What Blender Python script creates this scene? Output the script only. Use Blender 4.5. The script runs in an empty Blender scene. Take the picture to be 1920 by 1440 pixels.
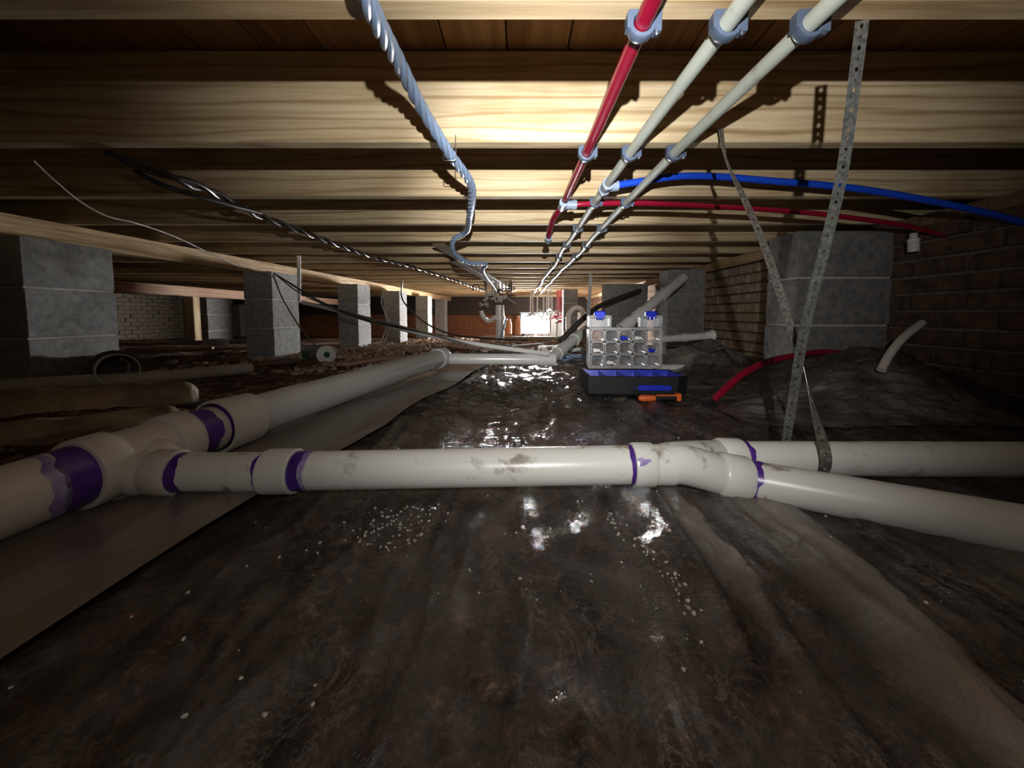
import bpy, bmesh, math, random
import numpy as np
from mathutils import Vector, Matrix, Quaternion
random.seed(7)
V = Vector
scn = bpy.context.scene
col = scn.collection

# ------------------------------------------------------------------ camera, world, lights, exposure
FPX = 723.0; PITCH = math.radians(4.0); VPX, VPY = 975.0, 590.0
PPY = VPY + FPX * math.tan(PITCH)
CAM = V((0, 0, 0.30))
cd = bpy.data.cameras.new('camera'); cam = bpy.data.objects.new('camera', cd); col.objects.link(cam)
cam.location = CAM; cam.rotation_euler = (math.pi / 2 - PITCH, 0, 0)
cd.sensor_width = 36; cd.lens = FPX / 1920 * 36
cd.shift_x = (960 - VPX) / 1920; cd.shift_y = -(720 - PPY) / 1920
cd.clip_start = 0.01; cd.clip_end = 60
scn.camera = cam
world = bpy.data.worlds.new('world'); scn.world = world; world.use_nodes = True
world.node_tree.nodes['Background'].inputs[0].default_value = (0.0, 0.0, 0.0, 1)
world.node_tree.nodes['Background'].inputs[1].default_value = 0.0
scn.view_settings.view_transform = 'Standard'; scn.view_settings.look = 'None'
scn.view_settings.gamma = 1; scn.view_settings.use_curve_mapping = False
scn.view_settings.exposure = 0.0
try:
    scn.cycles.max_bounces = 8; scn.cycles.transparent_max_bounces = 12
    scn.cycles.sample_clamp_indirect = 4.0; scn.cycles.use_denoising = True
except Exception: pass

def spot(name, loc, aim, power, angle, blend, radius, colour):
    l = bpy.data.lights.new(name, 'SPOT'); l.energy = power; l.spot_size = math.radians(angle); l.spot_blend = blend
    l.shadow_soft_size = radius; l.color = colour
    o = bpy.data.objects.new(name, l); col.objects.link(o); o.location = loc
    o.rotation_euler = (V(aim) - V(loc)).to_track_quat('-Z', 'Y').to_euler(); return o
# the photographer's headlamp: a wide flood and its narrow long-throw beam
spot('headlamp_flood', (0.03, -0.15, 0.45), (0.16, 1.0, 0.62), 44, 98, 1.0, 0.006, (1.0, 0.98, 0.95))
spot('headlamp_spill', (0.03, -0.15, 0.45), (0.02, 1.0, 0.20), 4.8, 118, 1.0, 0.006, (1.0, 0.97, 0.93))
spot('headlamp_hotspot', (0.03, -0.15, 0.45), (0.10, 0.92, 0.76), 46, 40, 1.0, 0.006, (0.96, 0.98, 1.0))
spot('headlamp_beam', (0.03, -0.15, 0.45), (0.05, 3.0, 0.60), 130, 40, 1.0, 0.006, (1.0, 0.98, 0.96))

def at(px, py, Y=None, z=None, X=None):
    """world point seen at photo pixel (px,py) on the plane y=Y, or height z, or x=X"""
    d = V(((px - VPX) / FPX, 0, 0)) + V((0, math.cos(PITCH), -math.sin(PITCH))) + V((0, math.sin(PITCH), math.cos(PITCH))) * ((PPY - py) / FPX)
    if Y is not None: t = (Y - CAM.y) / d.y
    elif z is not None: t = (z - CAM.z) / d.z
    else: t = (X - CAM.x) / d.x
    return CAM + d * t

# ------------------------------------------------------------------ materials
def new_mat(name):
    m = bpy.data.materials.new(name); m.use_nodes = True
    nt = m.node_tree; b = nt.nodes['Principled BSDF']
    return m, nt, b
def ramp(nt, fac, stops):
    r = nt.nodes.new('ShaderNodeValToRGB'); e = r.color_ramp.elements
    while len(e) > len(stops): e.remove(e[-1])
    while len(e) < len(stops): e.new(1)
    for k, (p, c) in zip(e, stops): k.position = p; k.color = (*c, 1) if len(c) == 3 else c
    nt.links.new(fac, r.inputs[0]); return r.outputs[0]
def coords(nt, scale=(1, 1, 1), rand=False, kind='Object'):
    tc = nt.nodes.new('ShaderNodeTexCoord'); mp = nt.nodes.new('ShaderNodeMapping')
    nt.links.new(tc.outputs[kind], mp.inputs[0]); mp.inputs['Scale'].default_value = scale
    if rand:
        oi = nt.nodes.new('ShaderNodeObjectInfo'); ml = nt.nodes.new('ShaderNodeMath'); ml.operation = 'MULTIPLY'; ml.inputs[1].default_value = 37
        nt.links.new(oi.outputs['Random'], ml.inputs[0]); cx = nt.nodes.new('ShaderNodeCombineXYZ')
        for i in range(3): nt.links.new(ml.outputs[0], cx.inputs[i])
        nt.links.new(cx.outputs[0], mp.inputs['Location'])
    return mp.outputs[0]
def noise(nt, vec, scale, detail=4, rough=.55, dist=0):
    n = nt.nodes.new('ShaderNodeTexNoise'); n.inputs['Scale'].default_value = scale; n.inputs['Detail'].default_value = detail
    n.inputs['Roughness'].default_value = rough; n.inputs['Distortion'].default_value = dist
    nt.links.new(vec, n.inputs['Vector']); return n.outputs[0]
def bump(nt, b, h, strength, dist=.002):
    bp = nt.nodes.new('ShaderNodeBump'); bp.inputs['Strength'].default_value = strength; bp.inputs['Distance'].default_value = dist
    nt.links.new(h, bp.inputs['Height']); nt.links.new(bp.outputs[0], b.inputs['Normal'])
def mixc(nt, fac, a, b2, mode='MIX'):
    m = nt.nodes.new('ShaderNodeMix'); m.data_type = 'RGBA'; m.blend_type = mode
    if isinstance(fac, (int, float)): m.inputs[0].default_value = fac
    else: nt.links.new(fac, m.inputs[0])
    for s, v in ((6, a), (7, b2)):
        if isinstance(v, tuple): m.inputs[s].default_value = (*v, 1)
        else: nt.links.new(v, m.inputs[s])
    return m.outputs[2]
def mottled(name, c1, c2, scale, rough=.6, metal=0, bs=.2, bd=.002, rand=True, c3=None, spec=.5, stops=(.35, .65)):
    m, nt, b = new_mat(name); v = coords(nt, (1, 1, 1), rand); n = noise(nt, v, scale, 6, .6)
    st = [(stops[0], c1), (stops[1], c2)]
    if c3: st.append((.82, c3))
    nt.links.new(ramp(nt, n, st), b.inputs['Base Color'])
    b.inputs['Roughness'].default_value = rough; b.inputs['Metallic'].default_value = metal; b.inputs['Specular IOR Level'].default_value = spec
    if bs: bump(nt, b, noise(nt, v, scale * 3, 5), bs, bd)
    return m
def wood(name, light, dark, axis=0, grain=70, rough=.7):
    m, nt, b = new_mat(name); s = [1, 1, 1]; s[axis] = .035
    v = coords(nt, tuple(s), True)
    s2 = [1, 1, 1]; s2[axis] = .12
    vw = coords(nt, tuple(s2), True)
    n1 = noise(nt, v, grain, 5, .6, .4)
    w = nt.nodes.new('ShaderNodeTexWave'); w.wave_type = 'BANDS'; w.bands_direction = 'Z' if axis != 2 else 'X'
    w.inputs['Scale'].default_value = 9; w.inputs['Distortion'].default_value = 7; w.inputs['Detail'].default_value = 2; w.inputs['Detail Scale'].default_value = 1.2
    nt.links.new(vw, w.inputs['Vector'])
    c1 = ramp(nt, n1, [(.3, dark), (.62, light)])
    c2 = ramp(nt, w.outputs[0], [(.0, (.62, .54, .44)), (.25, (1, 1, 1))])
    vk = coords(nt, (1, 1, 1), True)
    kn = ramp(nt, noise(nt, vk, 3.0, 3), [(.30, (.72, .62, .5)), (.45, (1, 1, 1))])
    c = mixc(nt, .75, c1, c2, 'MULTIPLY'); c = mixc(nt, .6, c, kn, 'MULTIPLY')
    oi = nt.nodes.new('ShaderNodeObjectInfo'); tint = ramp(nt, oi.outputs['Random'], [(0, (.86, .80, .74)), (1, (1.0, 1.0, 1.0))])
    c = mixc(nt, 1.0, c, tint, 'MULTIPLY')
    nt.links.new(c, b.inputs['Base Color']); b.inputs['Roughness'].default_value = rough; b.inputs['Specular IOR Level'].default_value = .25
    bump(nt, b, n1, .35, .0015)
    return m
def pvc(name, c, dirt=.35, rough=.32, dirtc=(.22, .18, .13)):
    m, nt, b = new_mat(name); v = coords(nt, (1, 1, 1), True, 'Object')
    sp = noise(nt, v, 22, 6, .62, .3); big = noise(nt, v, 3.5, 4, .6)
    f = ramp(nt, sp, [(.57, (0, 0, 0)), (.66, (dirt, dirt, dirt))])
    g = ramp(nt, big, [(.46, (0, 0, 0)), (.56, (1, 1, 1))])
    fm = mixc(nt, 1.0, f, g, 'MULTIPLY')
    base = mixc(nt, big, c, tuple(x * .86 for x in c))
    nt.links.new(mixc(nt, fm, base, dirtc), b.inputs['Base Color'])
    b.inputs['Roughness'].default_value = rough; bump(nt, b, sp, .05, .001); return m
def flat(name, c, rough=.5, metal=0, emit=None, spec=.5, bs=0):
    m, nt, b = new_mat(name); v = coords(nt, (1, 1, 1), True); n = noise(nt, v, 40, 4)
    nt.links.new(mixc(nt, n, tuple(x * .85 for x in c), tuple(min(1, x * 1.12) for x in c)), b.inputs['Base Color'])
    b.inputs['Roughness'].default_value = rough; b.inputs['Metallic'].default_value = metal; b.inputs['Specular IOR Level'].default_value = spec
    if emit: b.inputs['Emission Color'].default_value = (*emit[0], 1); b.inputs['Emission Strength'].default_value = emit[1]
    return m
def clear_sheet(name, tint, lo, hi, scale, rough, nscale=(1, 1, 1), bumpk=.5, milk=False):
    m, nt, b = new_mat(name); v = coords(nt, nscale); n = noise(nt, v, scale, 6, .6, .3)
    b.inputs['Base Color'].default_value = (*tint, 1); b.inputs['Roughness'].default_value = rough; b.inputs['Specular IOR Level'].default_value = .9
    tr = nt.nodes.new('ShaderNodeBsdfTransparent'); tr.inputs[0].default_value = (.96, .92, .88, 1)
    gl = nt.nodes.new('ShaderNodeBsdfGlossy'); gl.inputs['Roughness'].default_value = rough; gl.inputs['Color'].default_value = (.8, .82, .85, 1)
    mx = nt.nodes.new('ShaderNodeMixShader'); fr = nt.nodes.new('ShaderNodeFresnel'); fr.inputs[0].default_value = 1.45
    mx2 = nt.nodes.new('ShaderNodeMixShader')
    f = ramp(nt, n, [(.38, (lo, lo, lo)), (.66, (hi, hi, hi))])
    if milk:
        rg = noise(nt, coords(nt, (1, .8, 1)), 19, 6, .7, 1.6); cr = ramp(nt, rg, [(.470, (0, 0, 0)), (.5, (.62, .62, .62)), (.530, (0, 0, 0))])
        bm_ = ramp(nt, noise(nt, coords(nt, (1, 1, 1)), 4, 3), [(.42, (0, 0, 0)), (.6, (1, 1, 1))]); cr = mixc(nt, 1.0, cr, bm_, 'MULTIPLY')
        m0 = nt.nodes.new('ShaderNodeMath'); m0.operation = 'MAXIMUM'; nt.links.new(f, m0.inputs[0]); nt.links.new(cr, m0.inputs[1]); f = m0.outputs[0]
        atn = nt.nodes.new('ShaderNodeAttribute'); atn.attribute_name = 'cloudy'; mxm = nt.nodes.new('ShaderNodeMath'); mxm.operation = 'MAXIMUM'
        nt.links.new(f, mxm.inputs[0]); nt.links.new(atn.outputs['Fac'], mxm.inputs[1]); f = mxm.outputs[0]
    nt.links.new(f, mx.inputs[0]); nt.links.new(tr.outputs[0], mx.inputs[1]); nt.links.new(b.outputs[0], mx.inputs[2])
    nt.links.new(fr.outputs[0], mx2.inputs[0]); nt.links.new(mx.outputs[0], mx2.inputs[1]); nt.links.new(gl.outputs[0], mx2.inputs[2])
    bp = nt.nodes.new('ShaderNodeBump'); bp.inputs['Strength'].default_value = bumpk; bp.inputs['Distance'].default_value = .004
    if milk:
        rn = noise(nt, coords(nt, (1.2, .8, 1)), 16, 8, .7, 1.0); ab = nt.nodes.new('ShaderNodeMath'); ab.operation = 'SUBTRACT'; ab.inputs[1].default_value = .5; nt.links.new(rn, ab.inputs[0])
        a2 = nt.nodes.new('ShaderNodeMath'); a2.operation = 'ABSOLUTE'; nt.links.new(ab.outputs[0], a2.inputs[0]); nt.links.new(a2.outputs[0], bp.inputs['Height']); bp.inputs['Distance'].default_value = -.014
    else: nt.links.new(noise(nt, coords(nt, (nscale[0], nscale[1], nscale[2])), 26, 5, .6, .8), bp.inputs['Height'])
    for s in (b.inputs['Normal'], gl.inputs['Normal'], fr.inputs['Normal']): nt.links.new(bp.outputs[0], s)
    out = nt.nodes['Material Output']; nt.links.new(mx2.outputs[0], out.inputs['Surface']); return m

M = {}
M['pine'] = wood('pine', (.68, .56, .37), (.44, .33, .18), 0)
M['pine_y'] = wood('pine_y', (.66, .50, .30), (.42, .28, .14), 1)
M['pine_z'] = wood('pine_z', (.60, .48, .30), (.40, .29, .16), 2)
M['subfloor'] = wood('subfloor', (.36, .20, .09), (.22, .11, .045), 1, 40)
M['pink_wood'] = wood('pink_wood', (.50, .34, .25), (.32, .2, .14), 1, 60)
M['oldwood'] = wood('oldwood', (.24, .17, .11), (.12, .08, .05), 0, 60)
M['block'] = mottled('block', (.20, .20, .20), (.32, .32, .32), 30, .9, bs=.5, bd=.003, c3=(.38, .37, .36))
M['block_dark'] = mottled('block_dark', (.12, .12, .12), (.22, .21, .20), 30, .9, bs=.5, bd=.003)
M['mortar'] = mottled('mortar', (.34, .33, .31), (.48, .46, .43), 50, .95, bs=.4)
M['brick'] = mottled('brick', (.24, .12, .065), (.34, .22, .14), 22, .9, bs=.6, bd=.003, c3=(.42, .33, .24))
M['brick_tan_lit'] = mottled('brick_tan_lit', (.34, .25, .17), (.56, .46, .34), 30, .9, bs=.9, bd=.006, c3=(.66, .58, .46))  # far right wall: pale tan, lightened in the colour to stand for lamplight
M['brick_shaded'] = mottled('brick_shaded', (.05, .028, .018), (.13, .075, .045), 22, .9, bs=.7, bd=.004)  # near right wall: shade put into the brick colour
M['brick_red'] = mottled('brick_red', (.34, .12, .06), (.46, .2, .1), 22, .9, bs=.6, bd=.003)
M['brick_pale'] = mottled('brick_pale', (.30, .25, .2), (.46, .4, .33), 22, .9, bs=.6, bd=.003)
M['joint'] = mottled('joint', (.10, .075, .055), (.2, .16, .12), 40, .95, bs=.5)
M['dirt'] = None
M['pvc'] = pvc('pvc', (.70, .70, .66), .85)
M['pvc_main'] = pvc('pvc_main', (.62, .57, .52), .3, .36)
M['pvc_grey'] = pvc('pvc_grey', (.56, .56, .54), .3, .22)
M['primer'] = mottled('primer', (.045, .012, .14), (.10, .03, .30), 28, .3, bs=.05)
M['primer_thin'] = mottled('primer_thin', (.16, .08, .36), (.42, .36, .56), 30, .35, bs=.03)
M['red_pex'] = flat('red_pex', (.27, .006, .028), .25)
M['white_pex'] = pvc('white_pex', (.52, .56, .49), .5, .55, (.3, .27, .2))
M['blue_pex'] = flat('blue_pex', (.012, .07, .62), .3)
M['clip'] = flat('clip', (.075, .10, .15), .32)
M['clip_light'] = flat('clip_light', (.26, .32, .42), .32)
M['galv'] = mottled('galv', (.22, .23, .22), (.55, .57, .56), 160, .38, .85, bs=.3, bd=.001)
M['galv_old'] = mottled('galv_old', (.16, .14, .12), (.42, .40, .36), 140, .5, .7, bs=.3, bd=.001)
M['cable'] = flat('cable', (.22, .30, .44), .38)
M['black_cable'] = flat('black_cable', (.035, .03, .03), .35)
M['brown_cable'] = flat('brown_cable', (.16, .13, .11), .5)
M['steel'] = flat('steel', (.62, .62, .62), .25, 1)
M['blue_plastic'] = flat('blue_plastic', (.01, .03, .55), .35)
M['black_plastic'] = flat('black_plastic', (.012, .012, .014), .45)
M['orange'] = flat('orange', (.75, .14, .025), .4)
M['white_paint'] = flat('white_paint', (.75, .75, .73), .5)
M['green'] = flat('green', (.01, .10, .05), .4)
M['tan'] = mottled('tan', (.13, .085, .045), (.48, .38, .26), 5, .55, bs=.9, bd=.02)
M['tarp'] = mottled('tarp', (.16, .34, .7), (.5, .66, .9), 8, .35, bs=.5, bd=.01)
M['trim_dark'] = flat('trim_dark', (.05, .04, .035), .8)
M['lamp_glow'] = flat('lamp_glow', (1, 1, 1), .4, emit=((1, .98, .96), 560))
M['copper_brown'] = flat('copper_brown', (.30, .13, .06), .5)
M['pale_mesh'] = flat('pale_mesh', (.7, .55, .5), .5)
M['fill_bulb_glow'] = flat('fill_bulb_glow', (1, 1, 1), .4, emit=((1, .95, .9), 260))  # glow of the added fill bulb
def dirt_mat():
    m, nt, b = new_mat('dirt'); v = coords(nt)
    n = noise(nt, v, 7, 12, .75, .6); n2 = noise(nt, v, 90, 8, .8, .6); n3 = noise(nt, v, 30, 10, .8, 1.2)
    c = ramp(nt, n, [(.38, (.06, .024, .010)), (.47, (.17, .080, .040)), (.54, (.34, .20, .125)), (.64, (.70, .54, .42))])
    c2 = ramp(nt, n2, [(.40, (.10, .08, .07)), (.53, (1, 1, 1)), (.64, (2.8, 2.7, 2.6))])
    c3 = ramp(nt, n3, [(.42, (.13, .10, .09)), (.52, (1.0, 1.0, 1.0)), (.62, (1.9, 1.9, 1.9))])
    c = mixc(nt, 1.0, mixc(nt, 1.0, c, c2, 'MULTIPLY'), c3, 'MULTIPLY')
    nt.links.new(c, b.inputs['Base Color']); b.inputs['Roughness'].default_value = .8
    bump(nt, b, n3, 1.0, .012); return m
M['dirt'] = dirt_mat()
M['sheet'] = clear_sheet('sheet', (.40, .33, .28), .04, .30, 9, .15, (1.3, .9, 1), .8, True)
M['sheet_milky'] = clear_sheet('sheet_milky', (.25, .205, .165), .72, .90, 3, .30, (1.2, .5, 1), .2)
M['sheet_loose'] = clear_sheet('sheet_loose', (.46, .42, .38), .16, .55, 9, .09, (1, 1, 1), .9)
M['clear_case'] = clear_sheet('clear_case', (.55, .6, .66), .05, .14, 30, .12, (1, 1, 1), .1)
M['clear_frost'] = clear_sheet('clear_frost', (.62, .66, .70), .38, .55, 30, .2, (1, 1, 1), .1)
M['crumb'] = mottled('crumb', (.42, .38, .33), (.70, .66, .60), 60, .6, bs=.2)
M['rubble'] = mottled('rubble', (.24, .14, .09), (.50, .37, .28), 30, .9, bs=.4)

# ------------------------------------------------------------------ object helpers
BASE = {}
def tag(o, label=None, cat=None, group=None, kind=None):
    if label: o['label'] = label
    if cat: o['category'] = cat
    if group: o['group'] = group
    if kind: o['kind'] = kind
    return o
def thing(name, label, cat, loc, group=None, kind=None):
    o = bpy.data.objects.new(name, None); col.objects.link(o); o.location = loc; o.empty_display_size = .05
    BASE[o] = V(loc); return tag(o, label, cat, group, kind)
class MB:
    def __init__(s): s.bm = bmesh.new()
    def box(s, c, size, rot=None, bev=0):
        c = V(c); r = bmesh.ops.create_cube(s.bm, size=1)['verts']
        mt = Matrix.Translation(c) @ (rot.to_4x4() if rot is not None else Matrix.Identity(4)) @ Matrix.Diagonal((*size, 1))
        bmesh.ops.transform(s.bm, matrix=mt, verts=r)
        if bev:
            ed = list({e for v in r for e in v.link_edges}); bmesh.ops.bevel(s.bm, geom=ed, offset=bev, segments=1, affect='EDGES', profile=.5)
        return s
    def rings(s, rings, closed=True, caps=(True, True)):
        vs = [[s.bm.verts.new(p) for p in r] for r in rings]; n = len(vs[0])
        for a, b in zip(vs, vs[1:]):
            for i in range(n if closed else n - 1):
                try: s.bm.faces.new((a[i], a[(i + 1) % n], b[(i + 1) % n], b[i]))
                except ValueError: pass
        if caps[0]: s.bm.faces.new(vs[0][::-1])
        if caps[1]: s.bm.faces.new(vs[-1])
        return s
    def tube(s, pts, r, n=12, caps=(True, True), twist=None):
        pts = [V(p) for p in pts]; rs = r if isinstance(r, (list, tuple)) else [r] * len(pts)
        out = []; nrm = None
        for i, p in enumerate(pts):
            t = (pts[min(i + 1, len(pts) - 1)] - pts[max(i - 1, 0)]).normalized()
            if nrm is None:
                nrm = t.cross(V((0, 0, 1)));
                if nrm.length < .1: nrm = t.cross(V((1, 0, 0)))
            nrm = (nrm - t * nrm.dot(t)).normalized(); bi = t.cross(nrm)
            out.append([p + (nrm * math.cos(2 * math.pi * k / n) + bi * math.sin(2 * math.pi * k / n)) * rs[i] for k in range(n)])
        return s.rings(out, True, caps)
    def lathe(s, a, b, prof, n=32, caps=(False, False)):
        """prof: list of (distance along a->b in metres, radius)"""
        a = V(a); d = (V(b) - a).normalized()
        u = d.cross(V((0, 0, 1))); u = (u if u.length > .1 else d.cross(V((1, 0, 0)))).normalized(); w = d.cross(u)
        rr = [[a + d * t + (u * math.cos(2 * math.pi * k / n) + w * math.sin(2 * math.pi * k / n)) * r for k in range(n)] for t, r in prof]
        return s.rings(rr, True, caps)
    def build(s, name, mat, parent=None, smooth=True, label=None, at_=None, kind=None):
        bm = s.bm; bmesh.ops.recalc_face_normals(bm, faces=bm.faces)
        me = bpy.data.meshes.new(name)
        if parent is not None: base = BASE[parent]
        elif at_ is not None: base = V(at_)
        else:
            xs = [v.co for v in bm.verts]; mn = [min(c[i] for c in xs) for i in range(3)]; mx = [max(c[i] for c in xs) for i in range(3)]
            base = V(((mn[0] + mx[0]) / 2, (mn[1] + mx[1]) / 2, mn[2]))
        bmesh.ops.translate(bm, vec=-base, verts=bm.verts)
        if smooth:
            for f in bm.faces: f.smooth = True
            for e in bm.edges:
                if len(e.link_faces) == 2 and e.calc_face_angle(0) > .6: e.smooth = False
        bm.to_mesh(me); bm.free(); me.materials.append(mat)
        o = bpy.data.objects.new(name, me); col.objects.link(o)
        if parent is not None: o.parent = parent
        else: o.location = base
        BASE[o] = base
        if label: o['label'] = label
        if kind: o['kind'] = kind
        return o
def copy_tree(o, parent=None, loc=None):
    c = o.copy(); col.objects.link(c)
    if parent is not None: c.parent = parent
    if loc is not None: c.location = loc
    for ch in o.children: copy_tree(ch, c)
    return c
def smooth_path(pts, step=6):
    pts = [V(p) for p in pts]; P = [pts[0] * 2 - pts[1]] + pts + [pts[-1] * 2 - pts[-2]]; out = []
    for i in range(1, len(P) - 2):
        a, b, c, d = P[i - 1:i + 3]
        for k in range(step):
            t = k / step
            out.append(.5 * ((2 * b) + (c - a) * t + (2 * a - 5 * b + 4 * c - d) * t * t + (3 * b - a - 3 * c + d) * t ** 3))
    out.append(pts[-1]); return out
def resample(pts, d):
    out = [pts[0].copy()]; acc = 0
    for a, b in zip(pts, pts[1:]):
        L = (b - a).length; t = d - acc
        while t <= L: out.append(a.lerp(b, t / L)); t += d
        acc = (acc + L) % d if L else acc
        acc = L - (t - d)
    return out

# ------------------------------------------------------------------ numpy noise for the ground
def vnoise(x, y, seed=0):
    xi = np.floor(x).astype(np.int64); yi = np.floor(y).astype(np.int64); fx = x - xi; fy = y - yi
    fx = fx * fx * fx * (fx * (fx * 6 - 15) + 10); fy = fy * fy * fy * (fy * (fy * 6 - 15) + 10)
    def h(a, b):
        n = (a * 374761393 + b * 668265263 + seed * 982451653) & 0xffffffff
        n = ((n ^ (n >> 13)) * 1274126177) & 0xffffffff
        return ((n ^ (n >> 16)) & 0xffff) / 65535.0
    return (h(xi, yi) * (1 - fx) + h(xi + 1, yi) * fx) * (1 - fy) + (h(xi, yi + 1) * (1 - fx) + h(xi + 1, yi + 1) * fx) * fy
def fbm(x, y, seed=0, o=5, g=.5):
    s = 0; a = 1; t = 0
    for i in range(o): s = s + a * vnoise(x * 2 ** i + i * 13.7, y * 2 ** i + i * 7.3, seed + i); t += a; a *= g
    return s / t
def bumpf(x, y, cx, cy, rx, ry): return np.exp(-(((x - cx) / rx) ** 2 + ((y - cy) / ry) ** 2) * 1.6)
def base_h(x, y):
    x = np.asarray(x, float); y = np.asarray(y, float)
    h = (fbm(x * 1.7, y * 1.7, 3, 3) - .5) * .035
    h = h - np.clip((y - 3.4) / 6, 0, 1) * .20
    h = h + bumpf(x, y, 1.28, 1.42, .36, .34) * .16
    h = h + bumpf(x, y, .98, 1.95, .26, .30) * .10
    h = h + bumpf(x, y, -1.55, 1.15, .55, .22) * .04
    h = h + bumpf(x, y, -1.3, 2.6, .7, .35) * .025
    return h - .006
def grid_mesh(name, xs, ys, hf, mat, base=(0, 0, 0), kind=None, solid=None):
    X, Y = np.meshgrid(xs, ys); Z = hf(X, Y); ny, nx = X.shape
    co = np.stack([X, Y, Z], -1).reshape(-1, 3).astype(np.float32)
    i = np.arange(nx * ny).reshape(ny, nx); q = np.stack([i[:-1, :-1], i[:-1, 1:], i[1:, 1:], i[1:, :-1]], -1).reshape(-1, 4)
    me = bpy.data.meshes.new(name); me.vertices.add(len(co)); me.vertices.foreach_set('co', co.ravel())
    me.loops.add(q.size); me.loops.foreach_set('vertex_index', q.ravel().astype(np.int32)); me.polygons.add(len(q))
    me.polygons.foreach_set('loop_start', np.arange(0, q.size, 4, dtype=np.int32)); me.update(calc_edges=True)
    me.polygons.foreach_set('use_smooth', np.ones(len(q), bool)); me.materials.append(mat)
    o = bpy.data.objects.new(name, me); col.objects.link(o)
    if kind: o['kind'] = kind
    return o
def axis(lo, hi, c, fine, k):
    out = [c]; 
    while out[-1] < hi: out.append(out[-1] + fine + k * abs(out[-1] - c))
    neg = [c]
    while neg[-1] > lo: neg.append(neg[-1] - fine - k * abs(neg[-1] - c))
    return np.array(neg[:0:-1] + out)
def rough_h(x, y):
    r = fbm(x * 16, y * 16, 21, 5, .55)
    lump = np.abs(fbm(x * 7, y * 7, 41, 4) - .5) * 2
    return base_h(x, y) + (r - .5) * .024 + (fbm(x * 60, y * 60, 5, 3) - .5) * .006 - lump * .012 - .013

# ================================================================== STRUCTURE
floor = grid_mesh('floor', axis(-6.8, 1.7, 0, .0048, .011), axis(-1.3, 9.4, .30, .004, .011), rough_h, M['dirt'], kind='structure')

# --- plastic sheets
def sheet_h(x, y):
    ridge = fbm(x * 11 + .8 * fbm(x * 3, y * 2, 7, 3), y * 1.6, 61, 4, .5)
    ridge = (1 - np.abs(ridge * 2 - 1)) ** 3
    fold = fbm(x * 5, y * 3.5, 71, 5, .55)
    h = base_h(x, y) + .002 + ridge * .013 + (fold - .5) * .014
    # long ridges running towards the camera under the joint of the pipes
    for cx, sl, w, a, y0, y1 in ((.20, .05, .012, .020, .25, .64), (.075, .35, .012, .018, .48, .66), (.335, -.02, .008, .018, .18, .50), (-.06, .12, .02, .012, .2, .6), (-.2, .3, .02, .012, .3, .62), (.245, .03, .005, .014, .20, .44), (.155, .04, .007, .012, .28, .40)):
        m = np.clip((y - y0) / .08, 0, 1) * np.clip((y1 - y) / .08, 0, 1)
        h = h + a * m * np.exp(-np.abs((x - cx - sl * (y - .45)) / w) ** 1.3)
    h = h + cloudy(x, y) * .006
    crinkle = np.abs(fbm(x * 9, y * 20, 91, 4, .6) - .5) * 2
    h = h + np.clip((y - .75) / .5, 0, 1) * (.5 - crinkle) * .018
    h = h + bumpf(x, y, .98, 1.95, .3, .3) * np.abs(fbm(x * 9, y * 5, 93, 4, .6) - .5) * .16
    h = h + bumpf(x, y, 1.25, 1.3, .3, .3) * np.abs(fbm(x * 6, y * 11, 97, 4, .6) - .5) * .08
    return h
def cloudy(x, y):
    """where the plastic is doubled over itself and reads cloudy: crisp on the right edge, fading to the left"""
    out = np.zeros_like(x)
    wv = fbm(x * 3 + 9, y * 9, 55, 4) - .5
    for xr_, sl, w, y0, y1, a in ((.405, .10, .12, -.6, .66, .80), (.255, -.04, .065, .30, .66, .72), (.62, .0, .12, -.6, .56, .6), (-.12, .25, .10, .7, 1.4, .45), (.30, .1, .10, .95, 1.9, .5)):
        e = xr_ + sl * (y - .5) + wv * .05 * (y + .1); d = (e - x) / (w * (1 + wv * .6))
        m = np.where((d > 0) & (d < 1), np.minimum(1, (1 - d) * 1.6) * np.minimum(1, d * 40), 0)
        out = np.maximum(out, a * m * np.clip((y - y0) / .12, 0, 1) * np.clip((y1 - y) / .1, 0, 1))
    return out * (.85 + .3 * (fbm(x * 14, y * 8, 77, 3) - .5))
s1 = grid_mesh('plastic_sheet', axis(-.47, 1.58, .1, .006, .004), axis(-.6, 2.65, .4, .006, .006), sheet_h, M['sheet'])
co = np.empty(len(s1.data.vertices) * 3, np.float32); s1.data.vertices.foreach_get('co', co); co = co.reshape(-1, 3)
s1.data.attributes.new('cloudy', 'FLOAT', 'POINT').data.foreach_set('value', cloudy(co[:, 0].astype(float), co[:, 1].astype(float)).astype(np.float32))
tag(s1, 'wide clear wrinkled plastic ground sheet with wet glints over brown dirt in the middle', 'plastic sheet')
def sheet2_h(x, y): return sheet_h(x * .5, y * .6) * .35 + base_h(x, y) * .65 + .016 + .006 * np.clip((x + .7) / .35, 0, 1)
def slanted(name, x0f, x1f, y0, y1, nx, ny, hf, mat):
    t = np.linspace(0, 1, nx); ys = np.linspace(y0, y1, ny)
    o = grid_mesh(name, t, ys, lambda a, b: a * 0, mat); me = o.data
    T, YY = np.meshgrid(t, ys); X = x0f(YY) + (x1f(YY) - x0f(YY)) * T
    co = np.stack([X, YY, hf(X, YY)], -1).reshape(-1, 3).astype(np.float32); me.vertices.foreach_set('co', co.ravel()); me.update(); return o
s2 = slanted('plastic_sheet', lambda y: -.84 + 0 * y, lambda y: -.475 + .13 * y + .012 * np.sin(y * 9), -.6, 2.5, 110, 330, sheet2_h, M['sheet_milky'])
tag(s2, 'smooth taupe plastic ground sheet lying under the long left drain pipe', 'plastic sheet')
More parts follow.
